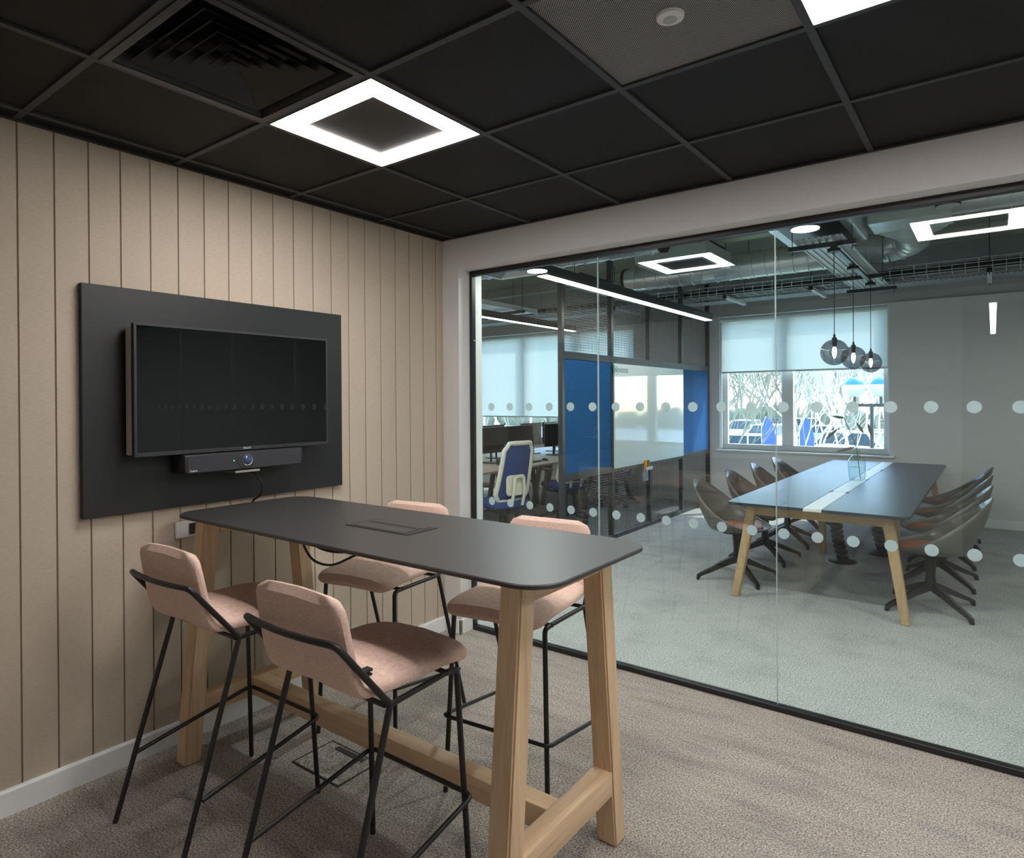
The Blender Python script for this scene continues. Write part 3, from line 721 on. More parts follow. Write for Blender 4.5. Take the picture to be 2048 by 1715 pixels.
for c, d in (((-.10, -.05, .58), (-.10, -.02, .02)), ((-.17, .01, .47), (-.10, -.02, -.10)), ((.09, .05, .52), (.03, 0, -.12)), ((.06, -.02, .44), (-.06, .0, .10)), ((-.02, 0, .30), (-.16, .0, -.05))):
    bm = bmesh.new(); C_, D_ = Vector(c), Vector(d); tube(bm, [C_+D_*u for u in (0, .15, .4, .7, .9, 1)], .004, 7)
    P_ = [C_+D_*u for u in (0, .2, .5, .8, 1)]; bm.free(); bm = bmesh.new(); rings = []
    for (p_, tv_, a_, b_) , r in zip(frames(P_), (.003, .012, .014, .009, .002)): rings.append([p_+r*(math.cos(2*PI*k/7)*a_+math.sin(2*PI*k/7)*b_) for k in range(7)])
    loops(bm, rings); obj('seed_head', bm, 'leaf_dry', tw, True, False)
# ---- tub chairs
def tub_chair(label, loc, rz):
    t_ = thing('tub_chair', label, 'chair', loc, rz, 'taupe tub chairs around the meeting table')
    NT, NU = 40, 14; bm = bmesh.new(); G = []
    for i in range(NT):
        th = 2*PI*i/NT; back = (1-math.cos(th))/2          # 0 front, 1 back
        rim = .455+.375*(back**2.3)
        row = []
        for j in range(NU+1):
            u = j/NU
            if u < .5: r = .215*u/.5; h = .415+.01*(u/.5)**2
            else:
                q = (u-.5)/.5; r = .215+.075*math.sin(q*PI/2)*(.7+.45*back); h = .425+(rim-.425)*q**1.25
            X = r*math.cos(th)*1.02; Y = r*math.sin(th)*1.08
            if u > .5: X -= .055*back*((u-.5)/.5)**1.6*(rim-.4)/.38
            row.append((X, Y, h))
        G.append(row)
    c = bm.verts.new((0, 0, .415)); V = [[bm.verts.new(p) for p in row[1:]] for row in G]
    for i in range(NT):
        k = (i+1) % NT; bm.faces.new((c, V[i][0], V[k][0]))
        for j in range(NU-1): bm.faces.new((V[i][j], V[i][j+1], V[k][j+1], V[k][j]))
    o = obj('shell', bm, 'chair_shell', t_, True, False)
    md = o.modifiers.new('thickness', 'SOLIDIFY'); md.thickness = .009; md.offset = -1
    bm = bmesh.new(); lathe(bm, [(0, .4255), (.17, .4265), (.197, .436), (.20, .446), (.185, .457), (.1, .463), (0, .464)], 28, (.012, 0, 0)); obj('seat_pad', bm, 'tan_leather', t_, True, False)
    obj('seat_bracket', box(-.10, .10, -.07, .07, .378, .4055, .006), 'dark_plastic', t_, False, False)
    bm = bmesh.new(); lathe(bm, [(.04, .378), (.034, .30), (.03, .24), (.04, .17), (.045, .14), (0, .14)], 16, cap0=True); obj('column', bm, 'black_steel', t_, True, False)
    for k in range(4):
        a = PI/4+k*PI/2; d = Vector((math.cos(a), math.sin(a), 0)); s = Vector((-d.y, d.x, 0)); bm = bmesh.new(); rings = []
        for r, z, w, h in ((.02, .165, .024, .03), (.12, .130, .021, .024), (.24, .078, .018, .018), (.325, .046, .016, .014), (.347, .03, .016, .014), (.35, .0, .014, .012)):
            cpt = d*r+Vector((0, 0, z)); e = Vector((0, 0, 1)) if r < .33 else (d if r > .348 else (d*.7+Vector((0, 0, .7))))
            rings.append([cpt-s*w-e*h*(0 if z == 0 else 1), cpt+s*w-e*h*(0 if z == 0 else 1), cpt+s*w*.7+e*h, cpt-s*w*.7+e*h])
        loops(bm, rings); obj('base_leg', bm, 'black_steel', t_, False, False)
    return t_
ys = (2.42, 3.27, 4.12, 4.97); side = (('partition', 1.18, 0.0), ('plain wall', 2.56, PI)); proto = None
ordn = ('furthest from the window', 'third from the window', 'second from the window', 'nearest the window')
for nm, x, rz in side:
    for y, od in zip(ys, ordn):
        lb = 'taupe tub chair on the %s side of the meeting table, %s' % (nm, od)
        dz = random.uniform(-.07, .07)
        if proto is None: proto = tub_chair(lb, (x, y, 0), rz+dz)
        else: copy_tree(proto, (x, y, 0), rz+dz, lb)

# ---- desks, screens and task chairs
def desk(label, x0, x1, y0, y1):
    t_ = thing('desk', label, 'desk', ((x0+x1)/2, (y0+y1)/2, 0), 0, 'bench desks')
    obj('desk_top', box(x0, x1, y0+.003, y1-.003, .705, .73, .002), 'desk_top', t_, False)
    for y in (y0+.12, y1-.12):
        for s in (-1, 1):
            xm = (x0+x1)/2
            bm = bmesh.new(); skew_leg(bm, 0, .05, s*.24-.03, s*.24+.03, s*.36-.03, s*.36+.03, 0, .66, .003)
            bmesh.ops.transform(bm, matrix=Matrix.Translation((xm, y-.025, 0)) @ Matrix.Rotation(PI/2, 4, 'Z') @ Matrix.Translation((0, 0, 0)), verts=bm.verts); obj('leg', bm, 'steel_grey', t_, False)
        obj('leg_rail', box(x0+.12, x1-.12, y-.05, y, .66, .705), 'steel_grey', t_, False)
    obj('cable_tray', box(x0+.3, x0+.42, y0+.25, y1-.25, .60, .66), 'dark_plastic', t_, False)
rows = ((-2.37, -1.57), (-3.18, -2.38)); dy = ((1.40, 3.0), (3.0, 4.6), (4.6, 6.2))
pos = ('near the glass wall', 'in the middle of the run', 'beside the window wall')
for r, (x0, x1) in enumerate(rows):
    for k, (a, b) in enumerate(dy): desk('wood-topped bench desk %s, %s row' % (pos[k], ('partition-side', 'far-side')[r]), x0, x1, a, b)
def monitor(loc, rz, label):
    t_ = thing('monitor', label, 'monitor', loc, rz, 'black monitors on the bench desks')
    obj('screen_case', box(-.02, .012, -.27, .27, .13, .46, .004), 'monitor_black', t_, False, False)
    obj('display', box(.0121, .0135, -.262, .262, .142, .452), 'tv_screen', t_, False, False)
    bm = bmesh.new(); tube(bm, [(-.04, 0, .005), (-.04, 0, .3), (-.02, 0, .3)], .014, 8); obj('stand', bm, 'dark_plastic', t_, True, False)
    bm = bmesh.new(); prism(bm, rrect(-.12, .08, -.11, .11, .04), 0, .012); obj('base', bm, 'dark_plastic', t_, False, False)
    return t_
mon = None
for r, (xm, rz) in enumerate(((-2.18, 0), (-2.62, PI))):
    for k, y in enumerate((1.95, 2.50, 3.35, 3.93, 4.85, 5.45)):
        lb = 'black monitor on the %s bench row, %s' % (('partition-side', 'far-side')[r], ('first from the glass wall', 'second from the glass wall', 'third from the glass wall', 'third from the window wall', 'second from the window wall', 'first from the window wall')[k])
        a = random.uniform(-.12, .12)
        if mon is None: mon = monitor((xm, y, .7302), rz+a, lb)
        else: copy_tree(mon, (xm, y, .7302), rz+a, lb)
kb = None
for k, y in enumerate((2.2, 3.62, 5.2)):
    pl_ = ('desk near the glass wall', 'middle desk', 'desk beside the window wall')[k]
    t_ = thing('keyboard', 'black keyboard on the %s, partition-side row' % pl_, 'keyboard', (-1.83, y, .7302), 0, 'keyboards on the desks')
    obj('keyboard_body', box(-.07, .07, -.22, .22, 0, .016, .003), 'dark_plastic', t_, False, False); obj('key_bed', box(-.06, .06, -.21, .21, .016, .022, .002), 'monitor_black', t_, False, False)
    bm = bmesh.new(); lathe(bm, [(0, .034), (.018, .032), (.03, .02), (.034, 0)], 14, cap1=True); bmesh.ops.scale(bm, vec=(1.5, .95, 1), verts=bm.verts); bmesh.ops.translate(bm, vec=(-1.80, y+.36, .7302), verts=bm.verts)
    solo('mouse', bm, 'dark_plastic', 'black computer mouse on the %s, partition-side row' % pl_, 'mouse', 'mice on the desks')
    bm = bmesh.new(); bx(bm, -2.02, -1.92, y-.42, y-.20, .7302, .765, .006); bx(bm, -2.01, -1.96, y-.44, y-.18, .766, .80, .01)
    solo('desk_phone', bm, 'dark_plastic', 'black desk phone with handset on the %s' % pl_, 'phone', 'phones on the desks')
def task_chair(label, loc, rz):
    t_ = thing('task_chair', label, 'office chair', loc, rz, 'blue task chairs at the bench desks')
    # faces local -x, back at +x
    def back_pt(u, v):   # u across -1..1, v up 0..1
        w = .235-.05*v-.02*(1-v)
        return Vector((.20+.10*v-.05*(1-v)**2+.03*u*u*-1, u*w, .50+.60*v))
    bm = bmesh.new(); N, Mv = 10, 14
    A = [[bm.verts.new(back_pt(-1+2*i/N, j/Mv)) for i in range(N+1)] for j in range(Mv+1)]
    for j in range(Mv):
        for i in range(N): bm.faces.new((A[j][i], A[j][i+1], A[j+1][i+1], A[j+1][i]))
    bk = obj('backrest', bm, 'blue_seat', t_, True, False); md = bk.modifiers.new('thickness', 'SOLIDIFY'); md.thickness = .012
    per = [back_pt(-1, v/8) for v in range(1, 8)]+[back_pt(u/4, 1) for u in range(-3, 4)]+[back_pt(1, 1-v/8) for v in range(1, 8)]+[back_pt(-u/4, 0) for u in range(-3, 4)]
    per = per+per[:2]; bm = bmesh.new(); tube(bm, per, .024, 8); obj('back_frame', bm, 'cream_plastic', t_, True, False)
    bm = bmesh.new(); pr = rrect(-.13, .13, .56, .78, .05); loops(bm, [[(.215, y, z) for y, z in pr], [(.235, y*.92, .67+(z-.67)*.92) for y, z in pr]]); obj('lumbar_pad', bm, 'cream_plastic', t_, True, False)
    bm = bmesh.new(); tube(bm, fillet([(.23, -.075, .46), (.27, -.075, .60), (.27, -.06, .76), (.27, .06, .76), (.27, .075, .60), (.23, .075, .46)], .04), .016, 8); obj('back_brace', bm, 'cream_plastic', t_, True, False)
    bm = bmesh.new(); prism(bm, rrect(-.26, .22, -.24, .24, .09), .43, .50, .02); obj('seat', bm, 'blue_seat', t_, True, False)
    obj('mechanism', box(-.12, .16, -.10, .10, .36, .43, .01), 'dark_plastic', t_, False, False)
    for s in (-1, 1):
        bm = bmesh.new(); tube(bm, [(.02, s*.20, .40), (.02, s*.29, .42), (.02, s*.29, .66)], .022, 8); obj('arm_post', bm, 'dark_plastic', t_, True, False)
        obj('arm_pad', box(-.14, .12, s*.29-.04, s*.29+.04, .66, .69, .01), 'dark_plastic', t_, False, False)
    bm = bmesh.new(); lathe(bm, [(.03, .36), (.028, .2), (.035, .12), (.05, .07), (0, .07)], 14, cap0=True); obj('column', bm, 'dark_plastic', t_, True, False)
    for k in range(5):
        a = .3+k*2*PI/5; d = Vector((math.cos(a), math.sin(a), 0)); bm = bmesh.new(); tube(bm, [d*.02+Vector((0, 0, .12)), d*.18+Vector((0, 0, .10)), d*.31+Vector((0, 0, .075))], .024, 8, .015); lg = obj('base_arm', bm, 'dark_plastic', t_, True, False)
        bm = bmesh.new(); q = Vector((-d.y, d.x, 0)); tube(bm, [d*.31+Vector((0, 0, .03))-q*.022, d*.31+Vector((0, 0, .03))+q*.022], .03, 12); obj('castor', bm, 'dark_plastic', lg, True, False)
    return t_
tc_ = task_chair('blue task chair with cream back frame, at the desk near the glass wall', (-1.16, 2.18, 0), math.radians(-12))
copy_tree(tc_, (-1.38, 3.80, 0), math.radians(-25), 'blue task chair behind the first pinboard of the partition')
copy_tree(tc_, (-1.45, 5.35, 0), math.radians(15), 'blue task chair behind the whiteboard, by the desk beside the window')

# ================================================================== CEILING SERVICES
def rod(bm, x, y, z0, z1, r=.004): cyl(bm, (x, y, z0), r, z1-z0, 'z', 6)
def line_light(label, x0, x1, y0, y1, z, hang=True):
    t_ = thing('linear_light', label, 'pendant light', ((x0+x1)/2, (y0+y1)/2, z), 0, 'linear pendant lights')
    obj('housing', box(x0, x1, y0, y1, z+.004, z+.085, .003), 'steel_grey', t_, False)
    obj('diffuser', box(x0+.006, x1-.006, y0+.004, y1-.004, z, z+.004), 'line_glow', t_, False)
    for y in (y0+.5, y1-.25):
        bm = bmesh.new(); rod(bm, (x0+x1)/2, y, z+.085, SLAB, .002); obj('suspension_wire', bm, 'steel_grey', t_)
line_light('long linear pendant light running over the partition mesh', .085, .185, 1.0, 4.72, 2.5)
line_light('linear pendant light above the partition-side bench desks', -1.82, -1.745, .9, 4.72, 2.5)
line_light('added unseen linear fill light over the walkway beyond the meeting table', 4.0, 4.075, 1.0, 5.5, 2.5)  # extra lamp added out of view, gives the meeting area more light
line_light('linear pendant light above the far-side bench desks', -4.2, -4.125, .9, 4.72, 2.5)
line_light('linear pendant light in the corridor behind the doorway', 2.89, 2.965, -9.0, -4.75, 2.5)
def downlight(label, x, y, z=2.47, lamp=DOWN_W):
    t_ = thing('downlight', label, 'ceiling light', (x, y, z), 0, 'round black downlights')
    bm = bmesh.new(); lathe(bm, [(.0, .002), (.078, 0), (.078, .15), (0, .15)], 28); obj('can', bm, 'black_matt', t_, True, False)
    bm = bmesh.new(); cyl(bm, (0, 0, -.004), .072, .004, 'z', 28); obj('diffuser', bm, 'down_glow' if lamp else 'sensor_lens', t_, True, False)
    bm = bmesh.new(); rod(bm, 0, 0, .15, SLAB-z, .008); obj('stem', bm, 'black_matt', t_, True, False)
    if not lamp: return
    l = bpy.data.lights.new('downlight_lamp', 'AREA'); l.shape = 'DISK'; l.size = .13; l.energy = lamp; l.color = (1, .95, .90)
    lo = bpy.data.objects.new('downlight_lamp', l); COL.objects.link(lo); lo.parent = t_; lo.location = (0, 0, -.009)
dl = at(1077, 543, 'z', 2.47); downlight('round black downlight over the walkway near the partition end', dl.x, dl.y)
d2 = at(1612, 455, 'z', 2.47); downlight('round black downlight over the walkway before the meeting table', d2.x, d2.y)
downlight('round black downlight over the walkway by the side wall', d2.x+2.15, d2.y); downlight('round black downlight over the walkway beside the desks', dl.x-2.15, dl.y)
downlight('unlit round black downlight between the two silver ducts', *at(1898, 408, 'z', 2.9)[:2], 2.9, 0)
ps = at(952, 690, 'y', 4.5)
q = thing('pendant_spot', 'small black pendant spot lamp hanging on a cord beside the blind', 'pendant light', tuple(ps))
bm = bmesh.new(); lathe(bm, [(.03, .004), (.034, 0), (.036, 0), (.03, .075), (0, .075)], 16); obj('shade', bm, 'black_matt', q, True, False)
bm = bmesh.new(); cyl(bm, (0, 0, .004), .03, .003, 'z', 16); obj('diffuser', bm, 'down_glow', q, True, False)
bm = bmesh.new(); rod(bm, 0, 0, .075, SLAB-ps.z, .003); obj('cord', bm, 'black_matt', q, True, False)
# smoked globe pendants
for k, y in enumerate((2.75, 3.67, 4.76)):
    x = 1.88; zc = 1.912; zr = 2.745
    t_ = thing('globe_pendant', 'smoked glass globe pendant over the meeting table, %s' % ('furthest from the window', 'middle one of three', 'closest to the window')[k], 'pendant light', (x, y, zc-.108), 0, 'smoked globe pendants in a row')
    bm = bmesh.new(); R = .108; pr = [(R*math.sin(a), -R*math.cos(a)) for a in [PI*(.06+.94*j/18)*.985 for j in range(19)]]
    lathe(bm, pr, 32, (x, y, zc)); obj('globe', bm, 'glass_smoke', t_)
    bm = bmesh.new(); lathe(bm, [(.0, .045), (.017, .045), (.02, .09), (.02, .118), (.009, .125), (.009, .15), (0, .15)], 16, (x, y, zc)); obj('socket', bm, 'black_matt', t_)
    bm = bmesh.new(); lathe(bm, [(.0, -.052), (.006, -.047), (.014, -.025), (.0185, .005), (.015, .03), (.011, .045), (0, .045)], 16, (x, y, zc)); obj('bulb', bm, 'bulb_glow', t_)
    bm = bmesh.new(); rod(bm, x, y, zc+.15, zr, .0035); obj('cord', bm, 'black_matt', t_)
    bm = bmesh.new(); cyl(bm, (x, y, zr), .05, .028, 'z', 24); obj('ceiling_rose', bm, 'black_matt', t_)
# perforated white tray over the table
perforated('tray_white', (.86, .90, .91), (.32, .35, .36), .045); MATS['tray_white'].node_tree.nodes['Principled BSDF'].inputs['Metallic'].default_value = .15; MATS['tray_white'].node_tree.nodes['Principled BSDF'].inputs['Roughness'].default_value = .35
ct = thing('slotted_tray', 'white slotted tray panel hung above the meeting table', 'cable tray', (1.78, 4.3, 2.78))
bm = bmesh.new(); bx(bm, 1.60, 1.965, 2.6, 5.63, 2.850, 2.856); obj('tray_plate', bm, 'tray_white', ct, False)
for x in (1.60, 1.655, 1.71, 1.765, 1.82, 1.875, 1.93, 1.963): obj('tray_rib', box(x-.004, x+.004, 2.6, 5.63, 2.838, 2.85), 'window_white', ct, False)
for y in (2.78, 4.62, 5.60):
    obj('cross_bar', box(1.52, 2.04, y-.02, y+.02, 2.797, 2.837, .002), 'steel_grey', ct, False)
    for x in (1.55, 2.01):
        bm = bmesh.new(); rod(bm, x, y, 2.76, 2.955 if y < 3 else SLAB); obj('drop_rod', bm, 'steel_grey', ct)
obj('rose_rail', box(1.86, 1.90, 2.7, 4.82, 2.773, 2.797), 'steel_grey', ct, False)
# wire basket
bk_ = thing('wire_basket', 'black wire cable basket running along the window wall under the ducts', 'cable tray', (0, 5.42, 2.85))
bm = bmesh.new(); w = .004
for y, z in ((5.28, 3.0), (5.28, 2.955), (5.28, 2.91), (5.28, 2.885), (5.36, 2.885), (5.44, 2.885), (5.52, 2.885), (5.56, 2.885), (5.56, 2.91), (5.56, 2.955), (5.56, 3.0)): bx(bm, -6.9, 6.5, y-w, y+w, z-w, z+w)
k = -6.85
while k < 6.5:
    bx(bm, k-w, k+w, 5.28-w, 5.56+w, 2.885-2*w, 2.885); bx(bm, k-w, k+w, 5.28-2*w, 5.28, 2.88, 3.0); bx(bm, k-w, k+w, 5.56, 5.56+2*w, 2.88, 3.0); k += .115
stuff(obj('basket_wires', bm, 'galvanised', bk_, False))
bm = bmesh.new()
for j in range(5): tube(bm, [(-6.8, 5.33+.05*j, 2.905), (-2, 5.34+.045*j, 2.91+.006*(j % 3)), (2, 5.33+.05*j, 2.905), (6.4, 5.34+.045*j, 2.908)], .02, 6)
obj('cable_bundle', bm, 'cable_black', bk_)
obj('cable_bundle', box(-6.8, 6.4, 5.31, 5.54, 2.895, 2.975), 'black_matt', bk_, False)
for x in (-5, -3.2, -1.4, .18, 1.20, 2.9, 4.6):
    obj('support_bar', box(x-.02, x+.02, 5.2, 6.05, 2.830, 2.868, .002), 'window_white', bk_, False)
    for y in (5.215, 6.035):
        bm = bmesh.new(); rod(bm, x, y, 2.80, SLAB); obj('drop_rod', bm, 'steel_grey', bk_)
    obj('end_cap', box(x-.024, x+.024, 5.19, 5.2, 2.825, 2.873), 'black_matt', bk_, False)
perforated('tray_galv', (.60, .66, .68), (.2, .22, .23), .05)
solo('ladder_tray', box(-6.9, 6.5, 5.64, 5.98, 2.8685, 2.875), 'tray_galv', 'galvanised perforated tray beside the wire basket along the window wall', 'cable tray', smooth=False)
# ducts
def duct_run(bm, a, b, r, axis, c, rib=.15):
    pr = [(0, a)]; s = a
    pr.append((r, a))
    while s+rib < b:
        s += rib; pr += [(r, s-.006), (r+.011, s-.003), (r+.011, s+.003), (r, s+.006)]
    pr += [(r, b), (0, b)]
    lathe(bm, pr, 28, c, axis)
du = thing('spiral_duct', 'silver spiral duct with an elbow hung across the meeting area', 'duct', (.6, 4.8, 2.98))
bm = bmesh.new(); duct_run(bm, -.98, 2.05, .155, 'x', (0, 4.8, 3.135)); obj('duct_pipe', bm, 'galvanised', du)
bm = bmesh.new(); P_ = [(2.05, 4.8, 3.135)]+[(2.05+.25*math.sin(a), 4.8-.25*(1-math.cos(a)), 3.135+.06*a/1.57) for a in [PI/2*k/8 for k in range(1, 9)]]+[(2.30, 4.3, 3.2)]
tube(bm, P_, .158, 28); obj('elbow', bm, 'galvanised', du)
for k in (2, 4, 6):
    bm = bmesh.new(); tube(bm, [Vector(P_[k])*.75+Vector(P_[k-1])*.25, Vector(P_[k])*.75+Vector(P_[k+1])*.25], .166, 28); obj('elbow_seam', bm, 'galvanised', du)
bm = bmesh.new(); lathe(bm, [(0, -1.02), (.160, -1.02), (.160, -.98), (0, -.98)], 28, (0, 4.8, 3.135), 'x'); obj('end_cap', bm, 'steel_grey', du)
bm = bmesh.new(); loops(bm, [[(2.30+.16*math.cos(a), 4.3, 3.2+.16*math.sin(a)) for a in [2*PI*k/4+PI/4 for k in range(4)]], [(2.1, 3.65, 3.40), (2.1, 3.65, 3.03), (2.62, 3.65, 3.03), (2.62, 3.65, 3.40)][::1]], cap0=True, cap1=True); obj('transition', bm, 'galvanised', du, False)
for x in (-.5, .6, 1.7):
    bm = bmesh.new(); lathe(bm, [(.157, x-.015), (.161, x-.015), (.161, x+.015), (.157, x+.015)], 28, (0, 4.8, 3.135), 'x'); o = obj('strap', bm, 'galvanised', du)
    bm = bmesh.new(); rod(bm, x, 4.8, 3.295, SLAB); obj('drop_rod', bm, 'steel_grey', du)
d3 = thing('spiral_duct', 'wide silver spiral duct running from the box transition to the side wall', 'duct', (4.4, 3.45, 3.05))
bm = bmesh.new(); duct_run(bm, 2.3, 6.5, .165, 'x', (0, 3.45, 3.235)); obj('duct_pipe', bm, 'galvanised', d3)
obj('plenum', box(2.06, 2.66, 3.22, 3.66, 3.04, 3.42, .004), 'galvanised', d3, False)
d4 = thing('spiral_duct', 'short capped silver spiral duct above the partition end', 'duct', (-1.5, 2.9, 2.98))
bm = bmesh.new(); duct_run(bm, -5.5, .30, .125, 'x', (0, 2.9, 3.12)); obj('duct_pipe', bm, 'galvanised', d4)
bm = bmesh.new(); lathe(bm, [(0, .30), (.132, .30), (.132, .345), (0, .345)], 28, (0, 2.9, 3.12), 'x'); obj('end_cap', bm, 'black_matt', d4)
bm = bmesh.new(); rod(bm, .2, 2.9, 3.245, SLAB); rod(bm, -2.0, 2.9, 3.245, SLAB); obj('drop_rod', bm, 'steel_grey', d4)
def fcu(label, x0, x1, y0, y1, z0, z1):
    t_ = thing('fan_coil_unit', label, 'air unit', ((x0+x1)/2, (y0+y1)/2, z0), 0, 'ceiling air units')
    obj('casing', box(x0, x1, y0, y1, z0, z1, .004), 'galvanised', t_, False); obj('flange', box(x0-.02, x0, y0+.02, y1-.02, z0+.02, z1-.02), 'window_white', t_, False)
    obj('access_panel', box(x0+.08, x1-.08, y0+.08, y1-.08, z0-.004, z0), 'steel_grey', t_, False)
    for x in (x0+.05, x1-.05):
        bm = bmesh.new(); rod(bm, x, y0+.05, z1, SLAB); rod(bm, x, y1-.05, z1, SLAB); obj('drop_rod', bm, 'steel_grey', t_)
fcu('galvanised ceiling air unit above the pendant tray', 1.40, 2.03, 2.3, 3.45, 2.96, 3.30)
fcu('flat grey ceiling air unit behind the capped duct', -.25, .55, 3.5, 4.3, 3.03, 3.2)
a_, b_2 = at(1402, 472, 'z', 3.31), at(1450, 498, 'z', 3.31)
sp_ = thing('sprinkler_pipe', 'thin black sprinkler pipe with red drop under the slab', 'pipe', tuple(b_2))
bm = bmesh.new(); d_ = (a_-b_2); tube(bm, [b_2+d_*3, b_2], .016, 8); obj('pipe', bm, 'black_matt', sp_); bm = bmesh.new(); tube(bm, [b_2, b_2-d_*.12+Vector((0, 0, -.08))], .014, 8); obj('red_drop', bm, 'pen_red', sp_)
for x in (-6.0, -3.35):
    sl = thing('ceiling_sail', 'white perforated ceiling sail hung above the %s desks' % ('furthest' if x < -4 else 'bench'), 'ceiling panel', (x+.3, 4.3, 2.86), 0, 'ceiling sails over the desks')
    obj('sail_plate', box(x, x+.7, 1.6, 5.1, 2.88, 2.886), 'tray_white', sl, False)
    bm = bmesh.new()
    for a in ((x, x+.02), (x+.68, x+.7)): bx(bm, a[0], a[1], 1.6, 5.1, 2.86, 2.93)
    obj('side_lip', bm, 'window_white', sl, False)
    for y in (2.2, 3.4, 4.6):
        obj('cross_bar', box(x-.1, x+.8, y-.02, y+.02, 2.82, 2.86), 'steel_grey', sl, False)
        bm = bmesh.new(); rod(bm, x-.06, y, 2.79, SLAB); rod(bm, x+.76, y, 2.79, SLAB); obj('drop_rod', bm, 'steel_grey', sl)
diffuser('air_vent', 'white square four-way air vent hung over the walkway by the desks', -.57, 1.5, 2.7, 'window_white', 'car_silver', True)
bm = bmesh.new(); tube(bm, fillet([(-6.8, 3.9, 3.25), (-.95, 3.9, 3.25), (-.8, 3.9, 3.25), (-.8, 3.9, 2.95), (-.8, 3.2, 2.95)], .1), .03, 10); solo('service_pipe', bm, 'black_matt', 'black bent service pipe above the mesh partition', 'pipe')

# ================================================================== OUTSIDE
GZ = -1.35
struct('ground', box(-60, 80, FAR+.3, 90, GZ-.2, GZ), 'asphalt')
solo('grass_verge', box(-60, 80, FAR+1.2, 13.5, GZ, GZ+.05), 'grass', 'strip of green lawn between the building and the car park', 'lawn', smooth=False)
def tree(label, loc, h, stems, mat, seed, depth=6, spread=.5, grp='bare trees outside the window', rad=.045):
    rnd = random.Random(seed)
    t_ = thing('bare_tree', label, 'tree', loc, 0, grp); bt, bw = bmesh.new(), bmesh.new()
    def grow(p, d, L, r, k, first):
        n = 3; pts = [p]; q = p.copy(); dd = d.copy()
        for i in range(n):
            dd = (dd+Vector((rnd.uniform(-1, 1), rnd.uniform(-1, 1), rnd.uniform(-.2, .6)))*.12).normalized(); q = q+dd*L/n; pts.append(q.copy())
        tube(bt if k >= depth-2 else bw, pts, r, 6 if k >= depth-2 else 3, r*.62)
        if k == 0: return
        m = 3 if k > 1 else 4
        for i in range(m):
            base = pts[-1] if i < 2 else pts[rnd.choice((1, 2))]
            ax = dd.orthogonal(); ax.rotate(Matrix.Rotation(rnd.uniform(0, 2*PI), 3, dd)); nd = dd.copy(); nd.rotate(Matrix.Rotation(rnd.uniform(.25, .75)*spread*1.6, 3, ax)); nd.z += .12; nd.normalize()
            grow(base.copy(), nd, L*rnd.uniform(.62, .82), r*(.66 if i < 2 else .5), k-1, False)
    for s in range(stems):
        a = 2*PI*s/stems+rnd.random(); lean = .28 if stems > 1 else .05
        grow(Vector((0.08*math.cos(a), .08*math.sin(a), 0)), Vector((lean*math.cos(a), lean*math.sin(a), 1)).normalized(), h*.25, rad, depth, True)
    obj('trunk', bt, mat, t_, True, False); stuff(obj('twigs', bw, 'twig' if mat == 'bark_white' else 'bark_grey', t_, True, False))
def gpt(px, y): p = at(px, 797, 'y', y); return (p.x, y, GZ+.04)
tree('white-barked birch with several stems in the middle of the window view', gpt(1612, 19), 7.5, 4, 'bark_white', 3)
tree('white-barked birch behind the globe lamp post', gpt(1712, 17.5), 7.5, 3, 'bark_white', 11)
tree('leaning grey tree at the partition edge of the window', (gpt(1428, 15)[0], 15, GZ+.04), 8, 2, 'bark_grey', 5, 6, .6)
tree('white-barked birch at the wall edge of the window', gpt(1775, 20), 8, 3, 'bark_white', 21)
far_lb = ('bare brown tree just beyond the parked cars', 'bare brown tree at the back by the hedge')
for k in range(14):
    px_ = 1425+30*k; yb = (44, 53)[k % 2]
    tree(far_lb[k % 2], (gpt(px_, yb)[0], yb+(k % 3), GZ), (9.5, 12)[k % 2], 2, 'bark_grey', 40+k, 6, .65, ('bare trees beyond the cars', 'bare trees by the hedge')[k % 2], .14)
for k, px_ in enumerate((960, 1040, 1120, 1200)):
    tree('bare grey tree outside the desk window', (gpt(px_, 24)[0], 24, GZ), 8, 2, 'bark_grey', 60+k, 4, .6, 'bare trees outside the desk window')
bm = bmesh.new(); rnd = random.Random(2)
for i in range(90):
    x = -60+1.5*i; y = 58+rnd.uniform(-1, 1); r = rnd.uniform(.8, 1.3)
    bmesh.ops.create_icosphere(bm, subdivisions=2, radius=r, matrix=Matrix.Translation((x, y, GZ+r*.8)) @ Matrix.Diagonal((1, .8, rnd.uniform(.9, 1.5), 1)))
for v in bm.verts: v.co += Vector((rnd.uniform(-.15, .15), rnd.uniform(-.15, .15), rnd.uniform(-.15, .15)))
hg = solo('hedge', bm, 'hedge_leaf', 'long dark green hedge behind the car park', 'hedge'); hg['kind'] = 'stuff'
